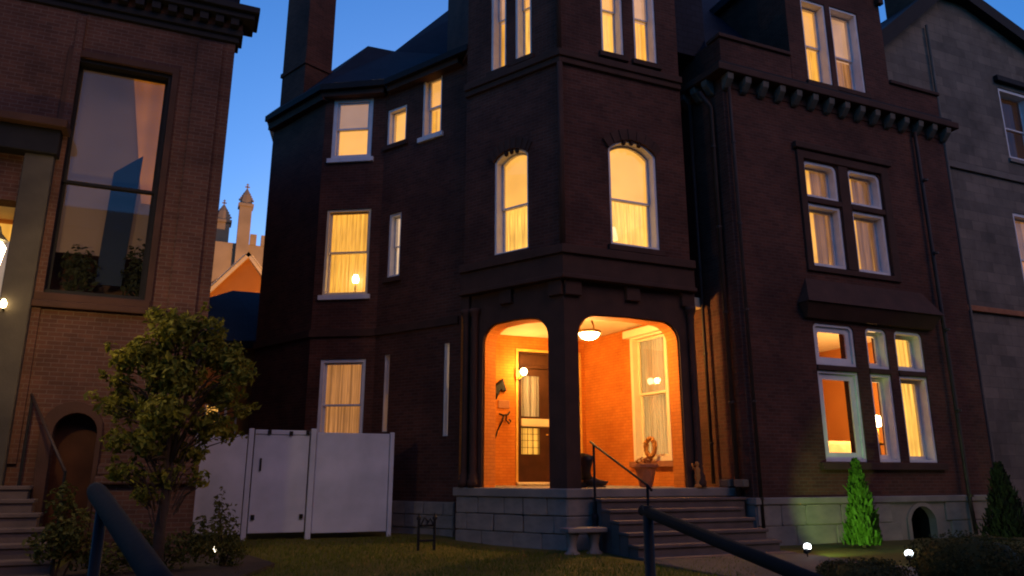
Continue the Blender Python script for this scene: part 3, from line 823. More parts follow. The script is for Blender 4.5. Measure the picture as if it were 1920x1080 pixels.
# dormer
mb = MB(); panel(mb, FR, rect(2.1, 5.35, 10.245, 13.6), [rect(2.6, 3.4, 10.42, 12.72), rect(3.56, 4.5, 10.45, 12.75)], .03, -.4); dm = part(mb, 'dormer', 'brick')
FRd = Frame((10.35, 12.17), (17.45, 12.17))
window(house, FRd, 2.6, 3.4, 10.42, 12.72, recess=.22, top='shade_amber', bot='curtain_amber', sw=.05, split=.5)
window(house, FRd, 3.56, 4.5, 10.45, 12.75, recess=.22, top='shade_rose', bot='curtain_dim', sw=.05, split=.45)
for xa in (12.455, 15.495):
    mb = MB(); mb.box(xa, xa + .2, 12.605, 15.5, 10.9, 13.595); build(mb, 'dormer_cheek', 'brick', dm)
mb = MB(); FR.box(mb, 1.95, 5.55, -3.2, .2, 13.6, 13.85); build(mb, 'dormer_cornice', 'dark_trim', dm, bevel=.02)
mb = MB()
mb.add([P(1.95, .2, 13.85), P(5.55, .2, 13.85), P(3.75, .2, 15.4), P(1.95, -3.2, 13.85), P(5.55, -3.2, 13.85), P(3.75, -3.2, 15.4)], [(0, 1, 2), (3, 5, 4), (0, 2, 5, 3), (1, 4, 5, 2)])
build(mb, 'dormer_roof', 'slate', dm)
for s in (2.14, 5.31):
    mb = MB(); FR.box(mb, s - .09, s + .09, .032, .16, 13.2, 13.59); build(mb, 'dormer_bracket', 'brownstone', dm, bevel=.02)
# front block hipped roof and the walls that close the house
zt, kk = 15.6, 3.4
A0 = (10.4, 12.72, 11.04); B0 = (17.52, 12.72, 11.06); C0 = (17.35, 26, 10.98); D0 = (9.9, 26, 10.98)
mb = MB()
A1 = (A0[0] + kk * .7, A0[1] + kk, zt); B1 = (B0[0] - kk, B0[1] + kk, zt); C1 = (B0[0] - kk, 24, zt); D1 = (A0[0] + kk * .7, 24, zt)
mb.add([A0, B0, C0, D0, A1, B1, C1, D1], [(0, 1, 5, 4), (1, 2, 6, 5), (2, 3, 7, 6), (3, 0, 4, 7), (4, 5, 6, 7)])
part(mb, 'roof', 'slate')
mb = MB(); mb.box(9.62, 10.6, 13.0, 16, 10.9, 14.0); part(mb, 'roof_link', 'slate')
mb = MB(); FRr = Frame((17.45, 12.2), (17.45, 26)); panel(mb, FRr, rect(0.425, FRr.L - .31, -.3, 10.94), [], -.002, -.35); part(mb, 'wall', 'brick')
mb = MB(); FRb = Frame((17.45, 26), (2.5, 26)); panel(mb, FRb, rect(0, FRb.L, -.3, 10.95), [], 0, -.3); part(mb, 'wall', 'brick')
mb = MB(); FRl = Frame((2.5, 26), (1.4, 20.91)); panel(mb, FRl, rect(0, FRl.L, -.3, 11.0), [], 0, -.3); part(mb, 'wall', 'brick')
# turret roof (above the picture)
mb = MB()
tp = [off(TL, -.1, .4), (C[0] - .2, C[1] - .4), off(TR, TR.L + .1, .4), (9.9, 15.5), (8.0, 17.5), (5.9, 16.9)]
mb.add([(p[0], p[1], 14.3) for p in tp] + [(7.7, 14.9, 18.0)], [(i, (i + 1) % 6, 6) for i in range(6)] + [(5, 4, 3, 2, 1, 0)])
part(mb, 'turret_roof', 'slate')
mb = MB()
TB = Frame((9.6, 12.8), (9.6, 16.5)); TB.box(mb, .85, 3.7, -.3, 0, 11, 14.2); part(mb, 'wall', 'brick')
mb = MB(); TB2 = Frame((5.4, 17.2), (5.23, 15.02)); TB2.box(mb, 0, TB2.L, -.3, 0, 10.9, 14.2)
part(mb, 'wall', 'brick')
# downpipes
def pipe(pts, r=.045, nm='downpipe'):
    mb = MB(); mb.tube(pts, r, 8); o = part(mb, nm, 'pipe_metal', smooth=True)
    z = pts[-1][2] + .8
    while z < pts[0][2] - .3:
        m2 = MB(); m2.lathe([(r * 1.35, z), (r * 1.35, z + .05)], (pts[-1][0], pts[-1][1], 0), 8); build(m2, 'pipe_collar', 'pipe_metal', o)
        z += 1.9
q = off(PR, PR.L - .3, .1); pipe([(q[0] - .25, q[1] + .05, 9.66), (q[0], q[1], 9.3), (q[0], q[1], -.1)], .05)
q = off(PR, PR.L - .95, .12); pipe([(q[0], q[1], 9.66), (q[0], q[1], 5.0), (q[0], q[1], 1.0)], .04)
pipe([P(.1, .1, 9.66), P(.1, .1, 9.0), P(.1, .1, -.1)], .04)
pipe([P(5.95, .1, 9.66), P(5.95, .1, 9.2), P(5.95, .16, .7), P(5.95, .2, -.1)], .045)
# plinth stones beside the steps
for s, z, ln in ((5.15, FLOOR + .01, .3), (5.55, FLOOR + .01, .26)):
    mb = MB(); PR.box(mb, s - ln / 2, s + ln / 2, .03, .2, z, z + .15); part(mb, 'plinth', 'corbel_stone', bevel=.025)

# parlour seen through the three front windows
mb = MB()
rx0, rx1, ry0, ry1, rz0, rz1 = 11.0, 16.9, 12.64, 16.6, 1.0, 4.7
mb.quad((rx0, ry1, rz0), (rx1, ry1, rz0), (rx1, ry1, rz1), (rx0, ry1, rz1))
mb.quad((rx0, ry0, rz0), (rx0, ry1, rz0), (rx0, ry1, rz1), (rx0, ry0, rz1))
mb.quad((rx1, ry0, rz0), (rx1, ry1, rz0), (rx1, ry1, rz1), (rx1, ry0, rz1))
rw = part(mb, 'room_wall', 'room_paint')
mb = MB(); mb.box(rx0, rx1, ry0, ry1, rz0 - .1, rz0); part(mb, 'room_floor', 'dark_wood')
mb = MB(); mb.box(rx0, rx1, ry0, ry1, rz1, rz1 + .1); part(mb, 'room_ceiling', 'cream_paint')
mb = MB(); mb.box(14.2, 15.0, 16.5, 16.57, 2.4, 3.4); pf = part(mb, 'picture_frame', 'dark_wood'); 
mb = MB(); mb.box(14.28, 14.92, 16.49, 16.499, 2.48, 3.32); build(mb, 'picture', 'terracotta', pf)

# ------------------------------------------------------------ lights and things on the porch
def point(name, loc, watts, col, rad, parent):
    ld = bpy.data.lights.new(name, 'POINT'); ld.energy = watts; ld.color = col; ld.shadow_soft_size = rad
    o = bpy.data.objects.new(name, ld); COL.objects.link(o); o.parent = parent
    o.location = Vector(loc) - root_loc(parent)
    return o
PORCH = (1.0, 0.52, 0.13)
lx, ly = 7.87, 14.2
lamp = thing('porch_lamp', (lx, ly, 4.755), 'glowing bowl lamp hanging from the porch ceiling', 'lamp')
mb = MB(); mb.lathe([(.0, 4.7), (.09, 4.71), (.1, 4.755), (.0, 4.757)], (lx, ly, 0), 14); build(mb, 'ceiling_plate', 'gold_paint', lamp, smooth=True)
for k in range(3):
    a = k * 2.094 + .5; mb = MB()
    mb.tube([(lx + .04 * math.cos(a), ly + .04 * math.sin(a), 4.7), (lx + .1 * math.cos(a), ly + .1 * math.sin(a), 4.5), (lx + .2 * math.cos(a), ly + .2 * math.sin(a), 4.36), (lx + .24 * math.cos(a), ly + .24 * math.sin(a), 4.2)], .014, 6)
    build(mb, 'arm', 'gold_paint', lamp, smooth=True)
mb = MB(); mb.lathe([(.245, 4.19), (.26, 4.2), (.26, 4.24), (.245, 4.25)], (lx, ly, 0), 20); build(mb, 'rim', 'gold_paint', lamp, smooth=True)
mb = MB(); mb.lathe([(.0, 4.05), (.1, 4.06), (.19, 4.11), (.235, 4.19), (.22, 4.2), (.0, 4.205)], (lx, ly, 0), 20); build(mb, 'glass_bowl', 'bulb_white', lamp, smooth=True)
point('porch_light', (lx, ly, 3.93), 105, PORCH, .12, lamp)
sconce = thing('wall_sconce', (7.74, 17.9, 3.6), 'bright round bulb sconce on the porch wall beside the front door', 'lamp')
mb = MB(); DW.box(mb, 1.48, 1.6, .05, .08, 3.6, 3.85); build(mb, 'back_plate', 'gold_paint', sconce, bevel=.01)
mb = MB(); mb.tube([DW.P(1.54, .08, 3.66), DW.P(1.56, .2, 3.62), DW.P(1.6, .24, 3.7)], .012, 6); build(mb, 'arm', 'gold_paint', sconce)
mb = MB(); mb.lathe([(.0, -.1), (.06, -.08), (.095, 0), (.07, .07), (.0, .1)], DW.P(1.62, .26, 3.78), 14); build(mb, 'globe', 'bulb_lantern', sconce, smooth=True)
point('sconce_light', DW.P(1.6, .5, 3.78), 22, PORCH, .08, sconce)

# ornaments left of the door
head = MB()
hp_ = [(250, 140), (280, 162), (312, 135), (345, 112), (352, 140), (362, 168), (374, 205), (356, 212), (334, 190), (318, 206), (306, 244), (292, 272), (274, 254), (244, 247), (262, 220), (264, 178)]
pts = [(1.0 + (a - 308) * .0034, 3.33 - (b - 192) * .0034) for a, b in hp_]
n = len(pts)
ctr = (1.0 - .02, 3.33)
ins = [(ctr[0] + (p[0] - ctr[0]) * .62, ctr[1] + (p[1] - ctr[1]) * .62) for p in pts]
head.add([DW.P(p[0], .01, p[1]) for p in pts] + [DW.P(p[0], .06, p[1]) for p in pts] + [DW.P(p[0], .11, p[1]) for p in ins],
         [(i_, (i_ + 1) % n, n + (i_ + 1) % n, n + i_) for i_ in range(n)] + [(n + i_, n + (i_ + 1) % n, 2 * n + (i_ + 1) % n, 2 * n + i_) for i_ in range(n)] + [tuple(range(2 * n, 3 * n)), tuple(range(n))[::-1]])
o = build(head, 'animal_head', 'black_iron', loc=DW.P(1.0, .01, 3.05))
tag(o, 'dark carved animal head on the orange porch wall, topmost of the ornaments', 'ornament')
mb = MB(); DW.box(mb, 1.0, 1.32, .004, .03, 2.84, 3.05); o = build(mb, 'house_plaque', 'terracotta', loc=DW.P(1.16, .004, 2.84), bevel=.012)
tag(o, 'plain tan plaque on the porch wall under the dark animal head', 'plaque')
mb = MB()
mb.tube([DW.P(1.02, .04, 2.7), DW.P(1.12, .07, 2.66), DW.P(1.26, .07, 2.68), DW.P(1.32, .04, 2.76)], .022, 6)
mb.tube([DW.P(1.14, .06, 2.66), DW.P(1.1, .08, 2.52), DW.P(1.02, .08, 2.38), DW.P(.98, .05, 2.28)], .02, 6)
mb.tube([DW.P(1.22, .06, 2.66), DW.P(1.2, .08, 2.54), DW.P(1.28, .09, 2.45), DW.P(1.33, .09, 2.52), DW.P(1.28, .08, 2.56)], .02, 6)
mb.tube([DW.P(.98, .05, 2.28), DW.P(.93, .06, 2.12), DW.P(.86, .05, 1.98), DW.P(.9, .04, 1.9)], .018, 6)
o = build(mb, 'iron_scrollwork', 'black_iron', loc=DW.P(1.1, .004, 1.9), smooth=True)
tag(o, 'black iron scroll ornament on the porch wall below the tan plaque', 'ornament')

# boot, planter, wreath, gilt figure
bx_, by_ = 7.3, 13.4
boot = thing('boot_planter', (bx_, by_, FLOOR), 'tall black boot standing on the porch behind the corner pier', 'boot')
mb = MB()
mb.tube([(bx_ - .02, by_, FLOOR + .16), (bx_ - .03, by_, FLOOR + .3), (bx_ - .02, by_, FLOOR + .5), (bx_ + .02, by_, FLOOR + .62)], [.115, .1, .13, .15], 14)
mb.tube([(bx_ - .08, by_, FLOOR + .13), (bx_ + .08, by_, FLOOR + .12), (bx_ + .26, by_, FLOOR + .085), (bx_ + .4, by_, FLOOR + .09), (bx_ + .47, by_, FLOOR + .12)], [.1, .11, .075, .045, .012], 12)
build(mb, 'upper', 'black_leather', boot, smooth=True)
mb = MB(); mb.hexa([(bx_ - .17, by_ - .07, FLOOR), (bx_ - .06, by_ - .07, FLOOR), (bx_ - .06, by_ + .07, FLOOR), (bx_ - .17, by_ + .07, FLOOR), (bx_ - .18, by_ - .08, FLOOR + .1), (bx_ - .02, by_ - .08, FLOOR + .1), (bx_ - .02, by_ + .08, FLOOR + .1), (bx_ - .18, by_ + .08, FLOOR + .1)])
build(mb, 'heel', 'black_leather', boot)
mb = MB(); mb.box(bx_ - .02, bx_ + .38, by_ - .07, by_ + .07, FLOOR + .005, FLOOR + .035); build(mb, 'sole', 'black_leather', boot, bevel=.01)
px_, py_ = 8.75, 13.55
pot = thing('planter', (px_, py_, FLOOR), 'tall tapered clay planter on the porch under the wreath', 'planter')
mb = MB(); mb.lathe([(.0, 0), (.13, 0), (.22, .38), (.27, .4), (.27, .46), (.22, .47), (.2, .42), (.0, .4)], (px_, py_, FLOOR), 18); build(mb, 'pot', 'terracotta', pot, smooth=False)
build(leaf_cloud(160, [((px_, py_, FLOOR + .5), (.2, .2, .1))], .09, 5), 'foliage', 'straw', pot)
wc = Vector(PR.P(2.85, .16, 1.86))
mb = MB(); rr_ = random.Random(9)
ringp = []
K = 22
for k in range(K + 1):
    a = 2 * math.pi * k / K
    ringp.append(PR.P(2.85 + .16 * math.cos(a), .17 + rr_.uniform(-.015, .015), 1.8 + .2 * math.sin(a)))
mb.tube(ringp, .055, 7, caps=False)
wr = thing('wreath', PR.P(2.85, .16, 1.5), 'dried orange wreath hung in front of the porch window', 'wreath')
build(mb, 'twig_ring', 'straw', wr, smooth=True)
bl = [(PR.P(2.85 + .16 * math.cos(a), .19, 1.8 + .2 * math.sin(a)), (.05, .05, .05)) for a in [k * math.pi / 9 for k in range(18)]]
build(leaf_cloud(500, bl, .05, 8), 'foliage', 'straw', wr)
fx, fy = 9.4, 12.68
fig = thing('gilt_figurine', (fx, fy, FLOOR), 'small gilt figure with raised arms on the porch edge by the right pier', 'figurine')
mb = MB()
mb.lathe([(.0, 0), (.1, 0), (.11, .04), (.08, .08), (.06, .1), (.075, .2), (.09, .28), (.07, .36), (.085, .44), (.05, .5), (.03, .52), (.055, .56), (.06, .6), (.03, .65), (.0, .655)], (fx, fy, FLOOR), 14)
mb.tube([(fx - .05, fy, FLOOR + .44), (fx - .14, fy - .02, FLOOR + .5), (fx - .17, fy - .02, FLOOR + .6)], [.03, .025, .02], 8)
mb.tube([(fx + .05, fy, FLOOR + .44), (fx + .13, fy - .02, FLOOR + .46), (fx + .16, fy - .02, FLOOR + .56)], [.03, .025, .02], 8)
for v_i, v_ in enumerate(mb.v):
    mb.v[v_i] = (fx + (v_[0] - fx) * .75, fy + (v_[1] - fy) * .75, FLOOR + (v_[2] - FLOOR) * .78)
build(mb, 'figure', 'straw', fig, smooth=True)
# parlour contents
sofa = thing('sofa', (14.6, 14.0, 1.0), 'pale sofa seen through the wide front parlour window', 'sofa')
mb = MB(); mb.box(13.7, 15.4, 13.6, 14.3, 1.1, 1.5); build(mb, 'seat', 'sofa_cloth', sofa, bevel=.06)
mb = MB(); mb.box(13.7, 15.4, 14.2, 14.45, 1.3, 2.0); build(mb, 'backrest', 'sofa_cloth', sofa, bevel=.08)
for x in (13.62, 15.3):
    mb = MB(); mb.box(x, x + .2, 13.58, 14.4, 1.05, 1.78); build(mb, 'arm', 'sofa_cloth', sofa, bevel=.06)
for x in (13.75, 15.3):
    for y in (13.65, 14.3):
        mb = MB(); mb.box(x, x + .06, y, y + .06, 1.0, 1.1); build(mb, 'leg', 'dark_wood', sofa)
tx, ty = 15.05, 13.22
tb = thing('side_table', (tx, ty, 1.0), 'small round dark table under the lamp inside the middle parlour window', 'table')
mb = MB(); mb.lathe([(0, 1.86), (.24, 1.86), (.24, 1.9), (0, 1.9)], (tx, ty, 0), 18); build(mb, 'top', 'dark_wood', tb)
mb = MB(); mb.lathe([(.16, 1.0), (.16, 1.03), (.04, 1.1), (.03, 1.86)], (tx, ty, 0), 10); build(mb, 'pedestal', 'dark_wood', tb)
tl_ = thing('table_lamp', (tx, ty, 1.9), 'bright table lamp inside the middle parlour window', 'lamp')
mb = MB(); mb.lathe([(.08, 1.903), (.08, 1.93), (.03, 1.97), (.05, 2.1), (.02, 2.25)], (tx, ty, 0), 12); build(mb, 'base', 'gold_paint', tl_, smooth=True)
mb = MB(); mb.lathe([(.0, 2.28), (.1, 2.3), (.13, 2.42), (.1, 2.54), (0, 2.57)], (tx, ty, 0), 16); build(mb, 'globe', 'bulb_lantern', tl_, smooth=True)
point('lamp_light', (tx, ty + .3, 2.75), 80, (1.0, .58, .2), .1, tl_)
cl = thing('window_lamp', (3.42, 17.78, 5.5), 'small shining lamp behind the curtain of the tall gold rear window', 'lamp')
cx_, cy_ = RB.P(1.0, -.2, 0)[:2]
cl.location = (cx_, cy_, 5.56)
mb = MB(); mb.lathe([(.06, 5.57), (.06, 5.6), (.015, 5.63), (.015, 5.85)], (cx_, cy_, 0), 10); build(mb, 'base', 'gold_paint', cl)
mb = MB(); mb.lathe([(.0, 5.85), (.07, 5.86), (.085, 5.95), (.05, 6.05), (.0, 6.06)], (cx_, cy_, 0), 12); build(mb, 'globe', 'bulb_white', cl, smooth=True)

cx2, cy2 = TR.P(1.36, -.36, 0)[:2]
c3 = thing('window_lamp', (cx2, cy2, 5.75), 'pale lamp at the lower left of the wide arched turret window', 'lamp')
mb = MB(); mb.lathe([(.07, 5.75), (.07, 5.78), (.02, 5.82), (.03, 5.95), (.015, 6.05)], (cx2, cy2, 0), 10); build(mb, 'base', 'gold_paint', c3)
mb = MB(); mb.lathe([(.13, 6.03), (.08, 6.3), (.0, 6.3)], (cx2, cy2, 0), 14); build(mb, 'shade', 'lamp_shade', c3, smooth=True)

# ------------------------------------------------------------ porch steps, handrail
steps = thing('porch_steps', (8.4, 11.6, LAWN_Z), 'broad worn stone steps leading up to the porch', 'steps')
for k in range(1, 7):
    zt_ = FLOOR - .177 * k
    mb = MB()
    xr = 10.25 if k == 1 else 9.86 + .015 * k
    mb.box(6.98 - .01 * k, xr, 12.62 - .31 * k - .03, 12.63 - .31 * (k - 1) - .004, zt_ - .055, zt_)
    st = build(mb, 'step', 'stone_step', steps, bevel=.012)
    mb = MB(); mb.box(7.0 - .01 * k, xr - .03, 12.62 - .31 * k + .01, 12.6 - .31 * (k - 1), -.3, zt_ - .057); build(mb, 'riser', 'stone_step', st)
rail = thing('step_handrail', (6.96, 11.6, LAWN_Z), 'thin black iron handrail rising beside the porch steps', 'railing')
mb = MB(); mb.tube([(6.96, 12.62, 1.78), (6.96, 12.4, 1.68), (6.96, 10.72, 1.0), (6.96, 10.62, .93)], .022, 8); build(mb, 'rail', 'black_iron', rail, smooth=True)
mb = MB(); mb.tube([(6.96, 12.5, 1.72), (6.96, 12.5, .2)], .024, 8); build(mb, 'post', 'black_iron', rail)
mb = MB(); mb.tube([(6.96, 10.74, 1.0), (6.96, 10.74, -.2)], .024, 8); build(mb, 'post', 'black_iron', rail)
mb = MB(); mb.lathe([(.0, .3), (.06, .28), (.075, .2), (.05, .12), (.07, .08), (.08, .0), (.0, -.0)], (6.96, 12.5, .2), 10); build(mb, 'post_foot', 'black_iron', rail, smooth=True)

bench = thing('stone_bench', (6.5, 12.12, LAWN_Z), 'little pale stone bench in front of the porch corner', 'bench')
mb = MB(); mb.box(6.12, 6.9, 11.96, 12.3, .2, .28); build(mb, 'seat', 'limestone', bench, bevel=.02)
for x in (6.28, 6.72):
    mb = MB(); mb.lathe([(.15, -.2), (.15, -.14), (.09, -.1), (.075, 0), (.1, .1), (.13, .16), (.14, .198)], (x, 12.13, 0), 10, 1, .8); build(mb, 'leg', 'limestone', bench, smooth=True)
stand = thing('iron_stand', (4.1, 13.7, -.15), 'low black wrought iron stand at the left end of the porch base', 'stand')
for x in (3.98, 4.28):
    mb = MB(); mb.tube([(x, 13.7, -.18), (x, 13.7, .38)], .025, 8); mb.lathe([(.0, 0), (.045, .03), (.04, .07), (.015, .1), (.0, .16)], (x, 13.7, .36), 10); build(mb, 'leg', 'black_iron', stand)
for z in (.02, .28):
    mb = MB(); mb.tube([(3.98, 13.7, z), (4.28, 13.7, z)], .02, 6); build(mb, 'crossbar', 'black_iron', stand)
mb = MB(); mb.tube([(4.02, 13.68, .3), (4.08, 13.68, .42), (4.14, 13.68, .36), (4.13, 13.68, .3), (4.19, 13.68, .4), (4.25, 13.68, .3)], .018, 6); build(mb, 'scroll', 'black_iron', stand)

# ------------------------------------------------------------ white fence and gate
fence = thing('fence', (2.9, 16.0, -.06), 'pale painted solid board fence between the two brick houses', 'fence')
FF = Frame((0.15, 16.0), (4.0, 16.0))
def fpart(nm, s0, s1, o0, o1, z0, z1, par, mat='fence_paint', bev=.012):
    mb = MB(); FF.box(mb, s0, s1, o0, o1, z0, z1); return build(mb, nm, mat, par, bevel=bev)
fpart('panel', .06, .93, -.03, 0, .06, 1.95, fence)
fpart('panel', 2.27, 3.8, -.03, 0, .04, 2.03, fence)
fpart('post', -.06, .05, -.06, .05, -.15, 1.98, fence)
fpart('post', .94, 1.04, -.06, .03, -.15, 2.08, fence)
p_ = fpart('post', 2.15, 2.26, -.06, .05, -.15, 2.1, fence)
p_ = fpart('post', 3.81, 3.9, -.06, .03, -.15, 2.06, fence)
gate = thing('garden_gate', (1.75, 16.0, -.06), 'pale painted gate with black hardware left of the fence panel', 'gate')
fpart('leaf', 1.06, 2.13, -.03, .0, .07, 2.06, gate)
fpart('ledge', 1.06, 2.13, .0, .02, 1.97, 2.06, gate)
fpart('latch', 1.19, 1.225, .0, .035, 1.25, 1.5, gate, 'black_iron', .004)
for s, z in ((1.1, .36), (2.02, .36), (1.3, 2.0), (1.72, 1.98), (2.05, 2.0)):
    fpart('hinge', s, s + .07, .021 if z > 1 else .001, .04, z - .03, z + .06, gate, 'black_iron', .004)

# ------------------------------------------------------------ brick neighbour on the left
lb = thing('brick_building', (-2.5, 15.0, LAWN_Z), 'brown brick building with a heavy cornice and one tall dim window', 'building')
LB = Frame((-7.0, 14.0), (0.1, 14.0))
def lpart(mb, nm, mat, par=None, **k): return build(mb, nm, mat, par or lb, **k)
def sx(x): return x + 7.0
LW = (sx(-2.53), sx(-.92), 4.08, 8.42)
mb = MB(); panel(mb, LB, rect(0, LB.L, -.3, 9.3), [rect(*LW), arch(sx(-2.0), sx(-1.38), -.25, 1.75, .4), rect(sx(-5.4), sx(-3.02), 1.2, 5.6)], 0, -.4); lpart(mb, 'wall', 'brick_left')
LS = Frame((0.1, 14.0), (0.1, 26.0)); mb = MB(); panel(mb, LS, rect(0.002, LS.L, -.3, 9.96), [], -.003, -.35); lpart(mb, 'wall', 'brick_left')
mb = MB(); mb.box(-7, 0.1, 25.7, 26, -.3, 9.3); mb.box(-7, -6.7, 14.41, 25.7, -.3, 9.3); lpart(mb, 'wall', 'brick_left')
mb = MB(); mb.prism([(-7.3, 13.7), (.1, 13.7), (.1, 26.0), (-7.3, 26.0)], 9.98, 10.1); lpart(mb, 'roof', 'slate')
for z0, z1, o in ((9.3, 9.42, .06), (9.42, 9.55, .12), (9.72, 9.84, .3), (9.84, 9.97, .38)):
    mb = MB(); mb.prism([(-7 - o, 14 - o), (.1 + o, 14 - o), (.1 + o, 14.35), (-7 - o, 14.35)], z0, z1); lpart(mb, 'cornice', 'dark_trim', bevel=.015)
mb = MB(); mb.prism([(-7.1, 13.9), (.2, 13.9), (.2, 14.3), (-7.1, 14.3)], 9.55, 9.72); lpart(mb, 'cornice_frieze', 'brownstone')
for k in range(26):
    mb = MB(); LB.box(mb, .1 + k * .275, .25 + k * .275, .1, .25, 9.57, 9.715); lpart(mb, 'dentil', 'dark_trim')
lw = window(lb, LB, *LW, recess=.18, jw=.07, sw=.06, split=.47, top=None, bot=None, sill='brownstone', paint='dark_trim', name='window')
mb = MB(); ring(mb, LB, rect(LW[0] - .1, LW[1] + .1, LW[2] - .14, LW[3] + .12), rect(LW[0] + .01, LW[1] - .01, LW[2] + .004, LW[3] - .01), .002, .05); build(mb, 'surround', 'brownstone', lw, bevel=.012)
mb = MB(); LB.box(mb, LW[0] - .3, LW[1] + .3, .052, .16, LW[2] - .26, LW[2] - .142); build(mb, 'ledge', 'brownstone', lw, bevel=.02)
# invented interior standing in for reflections: shade, drape, blue panel, plant shapes
mb = MB(); LB.box(mb, LW[0] - .1, LW[1] + .1, -.62, -.6, 4.95, LW[3] + .1); build(mb, 'roller_shade', 'shade_tan', lw)
mb = MB()
q = [(sx(-1.62), LW[3] + .1), (LW[1] + .15, LW[3] + .1), (LW[1] + .15, 6.0), (sx(-1.22), 6.0)]
sheet(mb, LB, q, -.5, .02); build(mb, 'tied_drape', 'drape_orange', lw)
mb = MB(); LB.box(mb, LW[0] - .2, LW[1] + .2, -1.3, -1.25, 3.9, 8.4); build(mb, 'room_back', 'dark_wood', lw)
scr = MB()
A_ = [(sx(-1.78), 4.4), (sx(-1.36), 4.4), (sx(-1.28), 6.9), (sx(-1.72), 6.5)]
sheet(scr, LB, A_, -.46, .03)
o = build(scr, 'reflection_panel', 'blue_paint', loc=LB.P(sx(-1.5), -.47, 4.4)); tag(o, 'tall blue slanted-top panel imitating a reflection in the tall dim window', 'screen')
for x, r_, h_, sd_, lab in ((-2.05, .3, .55, 31, 'dark leafy houseplant imitating a reflection low in the tall dim window, left of the blue panel'), (-1.15, .22, .7, 32, 'dark leafy houseplant imitating a reflection low in the tall dim window, right of the blue panel')):
    hp = thing('silhouette', LB.P(sx(x), -.3, 4.0), lab, 'plant', 'imitated reflections in the tall window')
    c = LB.P(sx(x), -.36, 4.55)
    build(leaf_cloud(260, [(c, (r_, .08, h_))], .13, sd_, shell=.2), 'foliage', 'leaf_dark', hp)
    mb = MB(); mb.lathe([(.08, 0), (.1, .2), (.0, .2)], (c[0], c[1], 4.0), 10); build(mb, 'pot', 'terracotta', hp)
# base, water table, arched cellar door, entry
mb = MB(); LB.box(mb, sx(-1.3), LB.L + .08, .002, .1, -.3, 1.02); lpart(mb, 'base', 'brick_left')
mb = MB(); LB.box(mb, sx(-1.32), LB.L + .16, .002, .2, 1.02, 1.16); lpart(mb, 'water_table', 'brick_left', bevel=.03)
mb = MB(); LB.box(mb, sx(-1.3), LB.L + .1, .002, .13, 1.16, 1.34); lpart(mb, 'water_table', 'brick_left', bevel=.03)
mb = MB(); ring(mb, LB, arch(sx(-2.16), sx(-1.32), -.25, 1.78, .55), arch(sx(-1.99), sx(-1.39), -.25, 1.75, .39), .002, .07); dr = lpart(mb, 'cellar_door', 'brownstone', bevel=.01)
mb = MB(); sheet(mb, LB, arch(sx(-2.0), sx(-1.38), -.25, 1.75, .4), -.3, .04); build(mb, 'door_leaf', 'dark_wood', dr)
mb = MB(); LB.box(mb, sx(-2.98), sx(-2.55), .002, .22, .9, 6.4); lpart(mb, 'pilaster', 'pilaster_stone', bevel=.02)
mb = MB(); LB.box(mb, sx(-5.9), sx(-5.45), .002, .22, .9, 6.4); lpart(mb, 'pilaster', 'pilaster_stone', bevel=.02)
mb = MB(); LB.box(mb, sx(-6.1), sx(-2.5), .002, .3, 6.4, 6.85); lpart(mb, 'entablature', 'dark_trim', bevel=.02)
mb = MB(); LB.box(mb, sx(-6.2), sx(-2.4), .002, .45, 6.85, 7.0); lpart(mb, 'entablature', 'brownstone', bevel=.02)
mb = MB(); LB.box(mb, sx(-2.55), sx(-2.43), .002, .06, 1.34, 9.2); lpart(mb, 'brick_strip', 'brick_left')
mb = MB(); LB.box(mb, sx(-.55), sx(-.12), .002, .05, 1.35, 9.2); lpart(mb, 'brick_strip', 'brick_left')
# entry recess with lit transom and door
mb = MB(); LB.box(mb, sx(-5.4), sx(-3.02), -1.2, -1.15, 1.2, 5.6); en = lpart(mb, 'entry_back', 'room_paint')
mb = MB(); LB.box(mb, sx(-3.12), sx(-3.02) - .002, -1.15, -.03, 1.2, 4.9); build(mb, 'entry_jamb', 'white_paint', en)
mb = MB(); LB.box(mb, sx(-5.4), sx(-3.02), -1.15, -.42, 5.6, 5.7); build(mb, 'entry_ceiling', 'cream_paint', en)
mb = MB(); LB.box(mb, sx(-5.1), sx(-3.2), -1.14, -1.1, 4.95, 5.5); build(mb, 'transom_light', 'curtain_gold', en)
mb = MB(); LB.box(mb, sx(-4.8), sx(-3.5), -1.14, -1.08, 1.2, 4.8); build(mb, 'door_leaf', 'dark_wood', en)
lan = thing('added_lamp_post', (-2.62, 11.5, LAWN_Z), 'blazing lantern on an added post at the far left edge by the entry steps', 'lamp')  # lantern shows at the edge; its post is added, set forward to light the tree
mb = MB(); mb.lathe([(.0, 3.86), (.07, 3.88), (.11, 4.12), (.06, 4.2), (.0, 4.21)], (-2.62, 11.5, 0), 10); build(mb, 'glass', 'bulb_lantern', lan, smooth=True)
mb = MB(); mb.lathe([(.13, 4.215), (.04, 4.32), (.012, 4.42), (0, 4.43)], (-2.62, 11.5, 0), 8); build(mb, 'cap', 'black_iron', lan)
mb = MB(); mb.lathe([(.09, -.2), (.09, 0), (.045, .1), (.035, 3.7), (.06, 3.8), (.07, 3.855)], (-2.62, 11.5, 0), 10); build(mb, 'post', 'black_iron', lan, smooth=True)
point('lantern_light', (-2.42, 11.2, 4.02), 38, (1.0, .66, .26), .1, lan)
bl2 = thing('stair_bulb', (-2.9, 13.7, 3.7), 'small bare bulb below the entry lantern', 'lamp')
mb = MB(); mb.lathe([(.0, 3.72), (.04, 3.74), (.05, 3.8), (.02, 3.86), (.0, 3.87)], (-2.9, 13.7, 0), 10); build(mb, 'globe', 'bulb_lantern', bl2, smooth=True)
mb = MB(); mb.tube([(-2.9, 13.78, 3.7), (-2.9, 13.7, 3.72)], .02, 6); build(mb, 'holder', 'black_iron', bl2)

